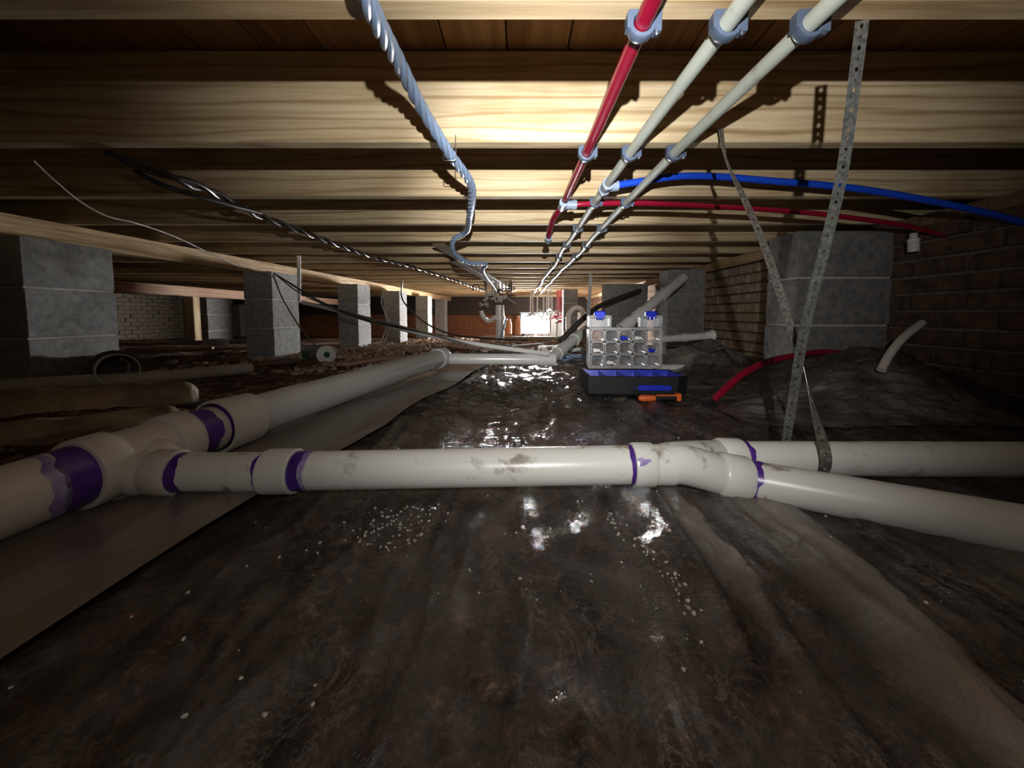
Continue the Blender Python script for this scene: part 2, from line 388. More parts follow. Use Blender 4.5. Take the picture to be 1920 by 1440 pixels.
# --- ceiling: subfloor planks and joists
JZ = .70; JH = .205; SUB = JZ + JH
ceiling = thing('ceiling', None, None, (0, 0, SUB), kind='structure')
slab = MB().box((-2.6, 4.1, SUB + .035), (8.9, 11.2, .02)).build('ceiling_backing', M['trim_dark'], ceiling, False)
x = -6.75; proto = None
while x < 1.9:
    if proto is None:
        proto = MB().box((x + .07, 4.1, SUB + .0125), (.137, 11.0, .024), bev=.002).build('plank', M['subfloor'], ceiling, False); x0 = x
    else:
        c = proto.copy(); col.objects.link(c); c.location = (x - x0, 0, random.uniform(-.001, .0015))
    x += .14
jp = None
for i in range(-3, 22):
    Y = .56 + .406 * i - .019
    if Y > 9: break
    if jp is None:
        jp = MB().box((-2.35, 0, JZ + JH / 2), (8.5, .038, JH - .001), bev=.003).build('joist', M['pine'], ceiling, False); base_y = 0
        jp.location = (0, Y, 0)
    else:
        c = jp.copy(); col.objects.link(c); c.location = (random.uniform(-.01, .01), Y, random.uniform(-.001, .003))
JY = [.56 + .406 * i for i in range(22)]   # back lower edges
# rim header closing the bays at the far end
MB().box((1.93, 4.0, .72), (.05, 10.2, .42)).build('trim_2', M['trim_dark'], None, False, kind='structure')
MB().box((1.72, 4.0, .665), (.25, 10.2, .06)).build('trim_3', M['oldwood'], None, False, kind='structure')
MB().box((-2.5, 8.9, .60), (8.2, .05, .58)).build('trim_1', M['trim_dark'], None, False, kind='structure')

# --- brick builder
def brick_wall(name, o0, along, normal, length, z0, rows, mat, bmat, bl=.19, bh=.057, bd=.09, jt=.011, count_rows=None, stuff=False, seed=1, skip=None):
    rnd = random.Random(seed); along = V(along).normalized(); normal = V(normal).normalized(); o0 = V(o0)
    w = thing(name, None, None, (o0.x, o0.y, z0), kind='structure')
    h = rows * (bh + jt); c = o0 + along * length / 2 - normal * .05
    R = Matrix((along, normal, V((0, 0, 1)))).transposed()
    MB().box((c.x, c.y, z0 + h / 2), (length, .10, h), R).build('wall_core', bmat, w, False)
    pr = None; stf = MB(); ns = 0
    for r in range(rows):
        s = -(bl / 2) * (r % 2)
        while s < length - .02:
            a = max(s, 0); b = min(s + bl, length); s += bl + jt
            if b - a < .03: continue
            m = (a + b) / 2; p = o0 + along * m + normal * (-.03 + rnd.uniform(-.005, .009)); p.z = z0 + r * (bh + jt) + bh / 2 + .003
            if skip and skip(p): continue
            if stuff:
                stf.box(p, (b - a, bd, bh), R); continue
            if pr is None:
                pr = MB().box(p, (bl, bd, bh), R, bev=.004).build('brick', mat, w, False); base = p.copy(); L0 = bl
                me = pr.data; me.transform(Matrix.Translation(BASE[w] - base)); me.transform(R.to_4x4().inverted()); pr.location = base - BASE[w]; pr.rotation_euler = R.to_euler()
                q = pr
            else:
                q = pr.copy(); col.objects.link(q); q.location = p - BASE[w]
                q.rotation_euler = (R @ Matrix.Rotation(rnd.uniform(-.03, .03), 3, 'Z')).to_euler()
            q.scale = ((b - a) / bl, 1, rnd.uniform(.95, 1.03))
    if stuff: stf.build('brick_courses', mat, w, False, kind='stuff')
    else: stf.bm.free()
    return w
# right wall, bricks laid one by one beside the big pier
brick_wall('wall_right', (1.60, 4.3, 0), (0, -1, 0), (-1, 0, 0), 2.42, -.16, 12, M['brick_tan_lit'], M['joint'], seed=3)
brick_wall('wall_right', (1.60, 1.88, 0), (0, -1, 0), (-1, 0, 0), .98, -.16, 12, M['brick_shaded'], M['joint'], seed=13)
brick_wall('wall_right', (1.60, 9.2, 0), (0, -1, 0), (-1, 0, 0), 4.9, -.30, 14, M['brick'], M['joint'], seed=4, stuff=True)
brick_wall('wall_right', (1.60, .9, 0), (0, -1, 0), (-1, 0, 0), 2.2, -.16, 12, M['brick_shaded'], M['joint'], seed=9, stuff=True)
brick_wall('wall_left', (-6.6, -1.3, 0), (0, 1, 0), (1, 0, 0), 10.5, -.3, 16, M['brick_pale'], M['joint'], seed=5, stuff=True)
brick_wall('wall_back', (1.7, 9.2, 0), (-1, 0, 0), (0, -1, 0), 8.4, -.32, 15, M['brick_red'], M['joint'], seed=6, stuff=True)
brick_wall('wall_front', (-6.7, -1.25, 0), (1, 0, 0), (0, 1, 0), 8.4, -.16, 15, M['brick'], M['joint'], seed=8, stuff=True)

# --- piers of concrete blocks
def pier(cx, cy, sx, sy, z0, ztop, label, mat='block', ch=.203, start=None, n=None, gap=.010, group=None):
    t = thing('block_pier', label, 'pier', (cx, cy, z0), group)
    z = z0; k = 0
    MB().box((cx, cy, (z0 + ztop) / 2), (sx - .012, sy - .012, ztop - z0 - .002)).build('mortar', M['mortar'], t, False)
    z = ztop
    while z > z0 + .02:
        b = max(z - ch + gap, z0); 
        MB().box((cx + random.uniform(-.002, .002), cy + random.uniform(-.002, .002), (b + z) / 2), (sx, sy, z - b), bev=.004).build('block', M[mat], t, False)
        z = b - gap; k += 1
    return t
pier(-2.03, 1.68, .20, .345, 0.0, .605, 'nearest large grey block pier at the left edge with pale mortar joints')
pier(-1.85, 2.90, .20, .33, -.02, .605, 'tall block pier second from the left edge, cable shadows on its lit side')
pier(-1.72, 4.03, .20, .33, -.03, .605, 'pale block pier behind the hanging conduit, third in the left row')
pier(-1.65, 5.15, .20, .33, -.06, .605, 'dim block pier just right of the looped hanging cord')
pier(-1.60, 6.45, .20, .30, -.10, .605, 'slim distant block pier left of the small red brick patch')
pier(-1.62, 7.95, .20, .30, -.14, .605, 'farthest block pier of the left row beside the red brick patch')
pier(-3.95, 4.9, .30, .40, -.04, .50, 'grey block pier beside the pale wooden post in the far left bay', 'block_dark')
pier(-5.75, 7.9, .30, .35, -.14, .50, 'small pale block pier against the far left brickwork')
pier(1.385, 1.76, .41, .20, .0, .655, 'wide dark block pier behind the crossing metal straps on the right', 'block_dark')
pier(1.33, 3.20, .30, .20, -.03, .66, 'grey block pier with a taped clear plastic bag below the right beam')
pier(1.25, 4.65, .50, .20, -.07, .66, 'grey block pier behind the sloping white pipe')
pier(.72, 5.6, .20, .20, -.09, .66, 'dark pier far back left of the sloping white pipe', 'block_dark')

# --- girders
def beam(name, label, a, b, w, h, mat, group=None):
    a, b = V(a), V(b); d = (b - a).normalized(); R = Matrix((d.cross(V((0, 0, 1))).normalized() * -1, d, V((0, 0, 1)))).transposed()
    o = MB().box((a + b) / 2, (w, (b - a).length, h), R, bev=.003).build(name, M[mat], None, False)
    return tag(o, label, 'beam', group)
beam('girder', 'pale timber girder running along the tops of the left row of block piers', (-2.10, 1.0, .6525), (-1.60, 8.75, .6525), .09, .093, 'pine_y')
beam('girder', 'low timber girder deep in the left bays carried by the wooden post', (-3.42, 1.2, .535), (-3.42, 8.6, .535), .09, .10, 'pink_wood')
beam('girder', 'timber ledger beam on top of the right wall meeting the joist ends', (1.50, 1.90, .670), (1.50, 8.7, .670), .04, .060, 'pine_y')
post = thing('wooden_post', 'pale square wooden post under the far left girder', 'post', (-3.30, 3.9, 0))
MB().box((-3.30, 3.9, .255), (.085, .085, .45), bev=.003).build('shaft', M['pine_z'], post, False)
MB().box((-3.30, 3.9, .018), (.30, .2, .045), bev=.004).build('base_block', M['block'], post, False)
ft = MB().box((-3.03, 3.83, .02), (.16, .15, .075), bev=.005).build('concrete_block', M['mortar'], None, False)
tag(ft, 'short pale concrete block on the dirt at the foot of the wooden post', 'block')

# ================================================================== DRAIN PIPES
R2, R3 = .0302, .0445
def seg(mb, a, b, r, n=36, wall=.004, open_=(False, False)):
    a, b = V(a), V(b); L = (b - a).length
    pr = [(0, r), (L, r)]
    return mb.lathe(a, b, pr, n, (not open_[0], not open_[1]))
def hub(mb, a, b, r, wall=.0085, lip=.003, n=40):
    """a socket from a (body side) to b (open mouth) round a pipe of radius r"""
    a, b = V(a), V(b); L = (b - a).length; R = r + wall
    return mb.lathe(a, b, [(0, r * .98), (0, R - .002), (.003, R), (L - .004, R), (L - .001, R - .001), (L, R - .003), (L, r + .001), (L - .012, r + .0002)], n, (False, False))
def band(a, b, r, n=40, jag=.004, seed=0, thick=.0006):
    rnd = random.Random(seed); a, b = V(a), V(b); d = (b - a).normalized(); L = (b - a).length
    u = d.cross(V((0, 0, 1))).normalized(); w = d.cross(u); mb = MB(); rr = []
    ph = [rnd.uniform(0, 6.28) for _ in range(3)]
    for t in (0, .5, 1):
        ring = []
        for k in range(n):
            an = 2 * math.pi * k / n
            j = jag * (math.sin(an * 2 + ph[0]) + .6 * math.sin(an * 5 + ph[1]) + .3 * math.sin(an * 11 + ph[2])) if t == 1 else 0
            ring.append(a + d * (t * L + j) + (u * math.cos(an) + w * math.sin(an)) * (r + thick))
        rr.append(ring)
    return mb.rings(rr, True, (False, False))

A = at(140, 893, Y=.545); B = at(475, 776, Y=.875)          # axis of the big pipe, front part
dAB = (B - A).normalized()
def ax(px):                                                 # point on the big pipe axis seen at column px
    lo, hi = -.6, 3.0
    for _ in range(50):
        m = (lo + hi) / 2; p = A + dAB * m
        if VPX + FPX * p.x / (p.y * math.cos(PITCH) - (p.z - CAM.z) * math.sin(PITCH)) < px and p.y > .05 or p.y <= .05: lo = m
        else: hi = m
    return A + dAB * lo
drain = thing('drain_pipe_line', 'white plastic drain line with purple primed joints crossing the foreground, wye fittings included', 'drain pipe', (A.x, A.y, 0))
near = A - dAB * .42
aM, aE = ax(188), ax(345)                                    # mouths of the big wye
wye_a = A.copy(); wye_b = ax(345)
mb = MB(); seg(mb, near, wye_a + dAB * .02, R3); mb.build('pipe_section', M['pvc_main'], drain)
mb = MB(); mb.lathe(near + dAB * .2, near + dAB * .3, [(0, R3), (.0, R3 + .0012), (.004, R3 + .0012), (.004, R3)], 40).build('pipe_seam', M['pvc_main'], drain)
band(wye_a + dAB * .004, wye_a - dAB * .036, R3, seed=4, jag=.006).build('primer_band', M['primer'], drain, label='dark purple primer band on the near pipe')
band(wye_a - dAB * .034, wye_a - dAB * .050, R3, seed=4, jag=.006).build('primer_band', M['primer_thin'], drain, label='thin smeared purple primer')
# big wye body
wy = MB(); hub(wy, wye_a + dAB * .044, wye_a, R3); hub(wy, wye_b - dAB * .044, wye_b, R3)
wy.lathe(wye_a + dAB * .046, wye_b, [(0, R3 + .002), ((wye_b - wye_a).length - .088, R3 + .002)], 40)
H0 = at(290, 885, Y=.600); H1 = at(333, 886, Y=.6025)        # hub of the small branch
dB = V((1, 0.01, -.015)).normalized()
cm = A + dAB * .082
br = smooth_path([cm + V((0, 0, -.004)), cm + V((.03, -.004, -.012)), H0 - dB * .022, H0 + dB * .004], 6)
nn = len(br); wy.tube(br, [.043 + (R2 + .003 - .043) * min(1, i / (nn - 1) * 1.15) for i in range(nn)], 36)
hub(wy, H0, H0 + dB * .040, R2, .0055)
wy.build('wye_fitting', M['pvc_main'], drain)
# short nipple with purple and loose coupling beyond
n0 = wye_b - dAB * .02; n1 = ax(415)
mb = MB(); seg(mb, n0, n1, R3, open_=(False, False)); mb.build('pipe_section', M['pvc_main'], drain)
band(wye_b - dAB * .002, wye_b + (ax(400) - wye_b) * .62, R3, seed=9, jag=.004).build('primer_band', M['primer'], drain, label='broad dark purple primer band behind the big wye')
band(wye_b + (ax(400) - wye_b) * .93, ax(412), R3, seed=12, jag=.002).build('primer_band', M['primer'], drain, label='purple primer edge inside the loose collar')
# second line: collar and long pipe to the back
C = at(822, 672, Y=1.98); cpos = ax(400)
long_pipe = thing('drain_pipe', 'long grey drain pipe with a wide loose collar running back from the wye', 'drain pipe', (cpos.x, cpos.y, 0))
dBC = (C - cpos).normalized()
mb = MB(); mb.lathe(cpos, cpos + dBC, [(.060, R3), (.012, R3 + .006), (0, R3 + .006), (0, R3 + .0105), (.003, R3 + .0115), (.086, R3 + .0095), (.090, R3 + .004), (.090, R3)], 44)
mb.build('collar', M['pvc_main'], long_pipe)
mb = MB(); mb.lathe(cpos, C, [(.06, R3 + .001), ((C - cpos).length, R3)], 40, (False, True)).build('pipe_section', M['pvc_grey'], long_pipe)
# far bell / elbow end
mb = MB(); hub(mb, C - dBC * .02, C + dBC * .06, R3, .008); mb.build('elbow_fitting', M['pvc_grey'], long_pipe)
# horizontal 2 inch run
h0 = H0 + dB * .015; Lh = at(498, 884, Y=.602); Kp = at(560, 882, Y=.602); W0 = at(1183, 871, Y=.602)
mb = MB(); seg(mb, h0, Lh + V((.01, 0, 0)), R2); mb.build('pipe_section', M['pvc'], drain)
band(H0 + dB * .040, H0 + dB * .056, R2, seed=21, jag=.003).build('primer_band', M['primer'], drain, label='purple primer crescent at the small wye hub')
cpA = at(500, 884, Y=.602); cpB = at(557, 883, Y=.602); dc = (cpB - cpA).normalized()
mb = MB(); m_ = (cpA + cpB) / 2; Lc = (cpB - cpA).length; mb.lathe(cpA, cpB, [(0, R2), (0, R2 + .0035), (.002, R2 + .005), (Lc - .002, R2 + .005), (Lc, R2 + .0035), (Lc, R2)], 40); mb.build('coupling', M['pvc'], drain)
band(cpA + dc * .004, cpA - dc * .005, R2, seed=22, jag=.002).build('primer_band', M['primer'], drain)
band(cpB - dc * .004, cpB + dc * .018, R2, seed=23, jag=.001).build('primer_band', M['primer'], drain, label='glossy dark purple primer band right of the coupling')
band(cpB + dc * .018, cpB + dc * .026, R2, seed=24, jag=.001).build('primer_band', M['primer_thin'], drain, label='pale purple primer edge')
mb = MB(); seg(mb, cpB - dc * .01, W0 + dc * .012, R2); mb.build('pipe_section', M['pvc'], drain)
# right wye
W1 = at(1224, 871, Y=.602); dw = (W1 - W0).normalized()
F1 = at(1345, 888, Y=.612); F2 = at(1398, 897, Y=.612); FE = at(2080, 1022, Y=.43)
G1 = at(1345, 858, Y=.680); G2 = at(1388, 859, Y=.682); GE = at(2080, 862, Y=.66)
wr = MB(); hub(wr, W1, W0, R2, .0045); seg(wr, W1 - dw * .004, W1 + dw * .03, R2 + .0015)
wr.tube(smooth_path([W1 + dw * .01, W1 + dw * .05 + V((0, .003, -.001)), F1], 8), R2 + .001, 36)
hub(wr, F1, F2, R2, .005)
wr.tube(smooth_path([W1 + dw * .01, W1 + dw * .045 + V((0, .015, 0)), G1], 8), R2 + .001, 36)
hub(wr, G1, G2, R2, .005); wr.build('wye_fitting', M['pvc'], drain)
dF = (FE - F2).normalized(); dG = (GE - G2).normalized()
band(W0 + dw * .003, W0 - dw * .006, R2, seed=31, jag=.001).build('primer_band', M['primer'], drain)
mb = MB(); seg(mb, F2 - dF * .02, FE, R2); mb.build('pipe_section', M['pvc'], drain)
mb = MB(); seg(mb, G2 - dG * .02, GE, R2); mb.build('pipe_section', M['pvc'], drain)
band(F2 - dF * .003, F2 + dF * .002, R2 + .001, seed=33, jag=.0005).build('primer_band', M['primer'], drain)
band(F2 + dF * .006, F2 + dF * .020, R2, seed=34, jag=.004).build('primer_band', M['primer'], drain, label='ragged dark purple primer splash at the front branch')
band(G2 - dG * .003, G2 + dG * .010, R2, seed=35, jag=.003).build('primer_band', M['primer'], drain)
rp = at(1208, 866, Y=.57)
sm = []
for an in range(18):
    a_ = an * math.pi / 9; q_ = .007 * (1 + .35 * math.sin(a_ * 3 + 1) + .2 * math.sin(a_ * 5)); sm.append((rp.x + q_ * 1.2 * math.cos(a_), rp.z + q_ * .7 * math.sin(a_)))
sm_y = lambda z: .602 - math.sqrt(max(0, (R2 + .0052) ** 2 - (z - W1.z) ** 2))
MB().rings([[V((x_, sm_y(z_) + .001, z_)) for x_, z_ in sm], [V((x_, sm_y(z_) - .0006, z_)) for x_, z_ in sm]]).build('primer_smear', M['primer_thin'], drain, label='smeared violet primer blot on the wye hub')

# ================================================================== PEX, clips, tees
def water_pipe(name, label, pts, r, mat, step=8, cat='water pipe', group=None):
    o = MB().tube(smooth_path(pts, step), r, 20).build(name, M[mat]); return tag(o, label, cat, group)
PR = .0115; ZR = JZ - PR - .006
def xat(px, j, z): return at(px, 0, z=z).x
xr, xw1, xw2 = .158, .262, .368
def wob(x, z, y0, y1, n, amp, seed):
    rnd = random.Random(seed); out = []
    for i in range(n + 1):
        t = i / n; y = y0 + (y1 - y0) * t
        k = min(1, max(0, (y - 1.2) / 2)); out.append(V((x + rnd.uniform(-amp, amp) * k, y, z + rnd.uniform(-amp, amp * .3) * k)))
    return out
redp = thing('water_pipe', 'red water pipe clipped under the joists with its side branch to the right', 'water pipe', (xr, .3, ZR))
MB().tube(smooth_path([(xr + .012, .05, ZR), (xr + .004, .5, ZR), (xr, .9, ZR), (xr - .008, 1.30, ZR - .002)], 8), PR, 20).build('pipe', M['red_pex'], redp)
T = V((xr - .010, 1.355, ZR - .006))
tee = MB(); tee.tube([T + V((0, -.03, 0)), T + V((0, .03, 0))], PR + .004, 20); tee.tube([T, T + V((.045, 0, 0))], PR + .003, 20)
tee.tube([T + V((.032, 0, 0)), T + V((.046, 0, 0))], PR + .005, 20); tee.build('tee_fitting', M['clip_light'], redp)
MB().tube(smooth_path([T + V((0, .02, 0)), T + V((-.02, .14, -.012)), T + V((-.025, .30, -.03)), T + V((-.022, .37, -.040))], 8), PR, 20).build('pipe_stub', M['red_pex'], redp)
e = T + V((-.022, .37, -.040)); MB().tube([e + V((0, -.01, .001)), e + V((0, .03, -.006)), e + V((0, .034, -.007))], [PR + .004, PR + .004, PR], 18).build('end_cap', M['clip_light'], redp)
MB().tube(smooth_path([T + V((.03, 0, 0)), T + V((.10, .0, .004)), at(1200, 381, Y=1.38), at(1300, 385, Y=1.40), at(1450, 394, Y=1.42), at(1560, 404, Y=1.44), at(1700, 424, Y=1.46), at(1800, 450, Y=1.48)], 6), PR * .8, 18).build('branch_pipe', M['red_pex'], redp)
w1 = thing('water_pipe', 'left one of two white water pipes under the joists, with a blue branch', 'water pipe', (xw1, .3, ZR))
ww = [V((xw1 + .022, .05, ZR)), V((xw1 + .012, .5, ZR)), V((xw1, .9, ZR))]
MB().tube(smooth_path(ww + wob(xw1 - .006, ZR, 1.3, 8.6, 22, .012, 5), 5), PR, 18).build('pipe', M['white_pex'], w1)
T2 = V((xw1 - .003, 1.185, ZR))
tee = MB(); tee.tube([T2 + V((0, -.028, 0)), T2 + V((0, .032, 0))], PR + .004, 20); tee.tube([T2 + V((0, -.03, 0)), T2 + V((0, -.018, 0))], PR + .0065, 20); tee.tube([T2 + V((0, .02, 0)), T2 + V((0, .034, 0))], PR + .0065, 20)
tee.tube([T2, T2 + V((.035, 0, .003))], PR + .004, 20); tee.build('tee_fitting', M['clip_light'], w1)
MB().tube(smooth_path([T2 + V((.02, 0, .002)), at(1190, 342, Y=1.19), at(1270, 331, Y=1.2), at(1340, 331, Y=1.21), at(1430, 338, Y=1.21), at(1600, 353, Y=1.22), at(1740, 376, Y=1.23), at(1870, 404, Y=1.24), at(1960, 430, Y=1.25)], 6), PR * .9, 18).build('branch_pipe', M['blue_pex'], w1, label='bright blue side branch')
water_pipe('water_pipe', 'rightmost white water pipe clipped straight under the joists', [V((xw2 + .03, .05, ZR)), V((xw2 + .015, .5, ZR)), V((xw2, .9, ZR))] + wob(xw2 - .004, ZR, 1.3, 8.6, 22, .012, 8), PR, 'white_pex', 5)

def clip_proto():
    t = thing('pipe_clip', None, None, (0, 0, 0)); r = PR
    # ring axis along Y, pipe centre at local (0,0,0), joist underside at z = PR+.006
    b = MB(); n = 20
    prof = [(-.008, r + .001), (-.008, r + .006), (-.006, r + .007), (.006, r + .007), (.008, r + .006), (.008, r + .001)]
    b.lathe((0, 0, 0), (0, 1, 0), prof, 24); b.build('ring', M['clip'], t)
    MB().box((.004, 0, r + .002), (.044, .016, .007), bev=.001).box((-.017, 0, .004), (.006, .016, .020), bev=.001).box((.021, 0, .002), (.009, .016, .024), bev=.001).build('bracket', M['clip'], t, False)
    MB().tube([(.021, 0, -.013), (.021, 0, -.0095)], .0032, 10).build('nail_head', M['steel'], t)
    return t
cp = clip_proto(); used = False
ordn = ['nearest', 'second', 'third', 'fourth', 'fifth', 'sixth', 'seventh', 'eighth', 'ninth', 'tenth', 'eleventh', 'twelfth', 'thirteenth', 'fourteenth', 'fifteenth']
def clips(xs, label, group):
    global used
    for i, (x, j) in enumerate(xs):
        o = cp if not used else copy_tree(cp); used = True
        o.location = (x, JY[j] - .019, ZR); tag(o, label.format(ordn[i]), 'pipe clip', group)
clips([(xr + .003, 0), (xr, 1)], 'blue-grey plastic clip on the red water pipe, {} to the camera', 'clips on the red pipe')
clips([(xw1 + .012, 0), (xw1, 1), (xw1 - .004, 2)] + [(xw1 - .006, j) for j in range(3, 13)], 'blue-grey plastic clip on the left white pipe, {} joist from the camera', 'clips on the left white pipe')
clips([(xw2 + .015, 0), (xw2, 1), (xw2 - .003, 2)] + [(xw2 - .004, j) for j in range(3, 13)], 'blue-grey plastic clip on the right white pipe, {} joist from the camera', 'clips on the right white pipe')

# ================================================================== CABLES
def bundle(name, label, pts, strands, sr, hr, mat, turns=9, cat='cable', step=10):
    p = resample(smooth_path(pts, step), .006); t = thing(name, label, cat, p[0])
    fr = []; nrm = None
    for i in range(len(p)):
        tg = (p[min(i + 1, len(p) - 1)] - p[max(i - 1, 0)]).normalized()
        if nrm is None: nrm = tg.cross(V((0, 0, 1))).normalized()
        nrm = (nrm - tg * nrm.dot(tg)).normalized(); fr.append((nrm, tg.cross(nrm)))
    for s in range(strands):
        q = [p[i] + (fr[i][0] * math.cos(i * .006 * turns + s * 6.283 / strands) + fr[i][1] * math.sin(i * .006 * turns + s * 6.283 / strands)) * hr for i in range(len(p))]
        MB().tube(q, sr, 10).build('strand', M[mat], t)
    return t
zc = JZ - .017
cb = [at(640, -120, Y=.40), at(700, 25, Y=.50), at(745, 112, Y=.62), at(792, 205, Y=.76), at(843, 288, Y=.90), at(880, 340, Y=1.06), at(885, 372, Y=1.2), at(880, 410, Y=1.42), at(874, 434, Y=1.70),
      at(852, 448, Y=1.80), at(848, 464, Y=1.88), at(856, 480, Y=2.0), at(880, 493, Y=2.15), at(911, 495, Y=2.3), at(905, 506, Y=2.5), at(912, 520, Y=2.9), at(922, 533, Y=3.5), at(930, 545, Y=4.2)]
bundle('cable_bundle', 'twisted blue-grey electrical cables hanging below the joists left of the pipes', cb, 4, .0058, .0066, 'cable', 42)
def staple(p, label, w=.028):
    p = V(p); z = JZ + .004
    a = [V((p.x - w / 2, p.y, z)), V((p.x - w / 2, p.y, p.z - .012)), V((p.x - w / 2 + .003, p.y, p.z - .015)), V((p.x + w / 2 - .003, p.y, p.z - .015)), V((p.x + w / 2, p.y, p.z - .012)), V((p.x + w / 2, p.y, z))]
    return tag(MB().tube(a, .0012, 8).build('cable_staple', M['steel']), label, 'staple')
staple(at(843, 288, Y=.90), 'thin bent metal staple holding the blue-grey cables at the second joist')
staple(at(874, 432, Y=1.75), 'metal staple where the blue-grey cables curl left below the fifth joist')
bundle('cable_bundle', 'dark twisted cables slung diagonally under the joists on the left', [at(200, 285, Y=.92), at(330, 335, Y=1.05), at(400, 362, Y=1.2), at(470, 398, Y=1.42), at(540, 425, Y=1.65), at(620, 455, Y=2.0), at(700, 482, Y=2.5), at(780, 503, Y=3.2), at(850, 525, Y=4.0), at(905, 545, Y=5.0)], 2, .0065, .008, 'black_cable', 26)
MBc = lambda pts, r, nm, label, mat, cat='cable', n=10, st=8: tag(MB().tube(smooth_path(pts, st), r, n).build(nm, M[mat]), label, cat)
MBc([at(250, 318, Y=1.0), at(300, 345, Y=1.06), at(360, 365, Y=1.12), at(430, 385, Y=1.25), at(490, 400, Y=1.42)], .006, 'cable', 'loose black cable drooping beside the twisted dark cables', 'black_cable')
MBc([at(60, 300, Y=.98), at(105, 342, Y=1.1), at(150, 378, Y=1.2), at(200, 405, Y=1.4), at(260, 420, Y=1.55), at(330, 445, Y=1.8), at(400, 478, Y=2.2), at(450, 500, Y=2.5), at(512, 520, Y=2.74)], .0035, 'cable', 'thin pale-edged cable sagging from the dark upper left to the second pier', 'brown_cable')
MBc([at(512, 515, Y=2.735), at(530, 560, Y=2.70), at(560, 610, Y=2.60), at(590, 648, Y=2.58)], .005, 'cable', 'thin cord hanging down in front of the second block pier', 'brown_cable')
MBc([at(514, 513, Y=2.735), at(545, 532, Y=2.62), at(600, 565, Y=2.4), at(680, 598, Y=2.3), at(770, 618, Y=2.2), at(880, 640, Y=2.15), at(960, 650, Y=2.1)], .006, 'cable', 'slack black cable sweeping from the second pier down above the long pipe', 'black_cable')
MBc([at(518, 516, Y=2.735), at(560, 548, Y=2.6), at(620, 575, Y=2.36), at(700, 598, Y=2.24), at(800, 624, Y=2.12), at(900, 652, Y=2.0)], .0045, 'cable', 'brown cable following the slack black cable towards the rubble', 'brown_cable')
MBc([V((at(755, 562, Y=4.6).x, 4.6, JZ)), at(755, 562, Y=4.6), at(790, 600, Y=4.3), at(840, 625, Y=4.0), at(900, 634, Y=3.8), at(990, 638, Y=3.6)], .009, 'cable', 'heavy black cable drooping behind the conduit towards the bright lamp', 'black_cable')
c0 = thing('conduit', 'thin grey plastic conduit hanging slanted from the second pier down to the ground', 'conduit', at(567, 566, Y=2.6))
MB().tube(smooth_path([at(567, 567, Y=2.65), at(630, 582, Y=2.5), at(700, 603, Y=2.35), at(800, 628, Y=2.2), at(900, 646, Y=2.1), at(1030, 664, Y=2.0)], 6), .0125, 14).build('tube', M['pvc_grey'], c0)
MB().tube([V((at(562, 523, Y=2.66).x, 2.66, JZ)), at(561, 566, Y=2.66)], .012, 14).build('riser', M['white_paint'], c0, label='short white upright end')
MBc([at(716, 544, Y=3.6), at(722, 575, Y=3.5), at(726, 605, Y=3.45), at(716, 635, Y=3.4), at(702, 655, Y=3.35)], .006, 'cord', 'pale looped cord hanging from a joist before the fourth pier, left strand', 'mortar', 'cord')
MBc([at(718, 544, Y=3.6), at(715, 565, Y=3.55), at(723, 590, Y=3.5), at(730, 612, Y=3.45), at(722, 640, Y=3.4)], .006, 'cord', 'pale looped cord hanging from a joist before the fourth pier, right strand', 'mortar', 'cord')

# ================================================================== PERFORATED STRAPS
def strap(label, pts, wid, width=.0195, mat='galv', pitch=.0125):
    """pts: centre line; wid: width direction at each control point. Real round holes."""
    pts = [V(p) for p in pts]; sp = smooth_path(pts, 14); n = len(sp); wv = []
    for i in range(n):
        f = i / 14; k = min(int(f), len(wid) - 2); wv.append(V(wid[k]).lerp(V(wid[k + 1]), min(1, f - k)).normalized())
    L = [0]
    for a, b in zip(sp, sp[1:]): L.append(L[-1] + (b - a).length)
    def P(s, w):
        s = max(0, min(L[-1] - 1e-6, s)); k = max(0, min(n - 2, int(np.searchsorted(L, s)) - 1)); t = (s - L[k]) / max(1e-9, L[k + 1] - L[k])
        tg = (sp[k + 1] - sp[k]).normalized(); d = wv[k].lerp(wv[k + 1], t); d = (d - tg * d.dot(tg)).normalized(); return sp[k].lerp(sp[k + 1], t) + d * w
    bm = bmesh.new(); cells = int(L[-1] / pitch); hw = width / 2; hc = pitch / 2
    for c in range(cells):
        s0 = (c + .5) * pitch; big = c % 2 == 0; hr = .0030 if big else .0016
        outer = [(1, 0), (1, 1), (0, 1), (-1, 1), (-1, 0), (-1, -1), (0, -1), (1, -1)]
        vo = [bm.verts.new(P(s0 + a * hc, b * hw)) for a, b in outer]
        vi = [bm.verts.new(P(s0 + math.cos(k * math.pi / 4) * hr, math.sin(k * math.pi / 4) * hr)) for k in range(8)]
        for k in range(8): bm.faces.new((vo[k], vo[(k + 1) % 8], vi[(k + 1) % 8], vi[k]))
    bmesh.ops.remove_doubles(bm, verts=bm.verts, dist=.0002)
    mb = MB(); mb.bm.free(); mb.bm = bm; o = mb.build('hanger_strap', M[mat], smooth=False)
    md = o.modifiers.new('t', 'SOLIDIFY'); md.thickness = .0009; md.offset = 0
    return tag(o, label, 'strap')
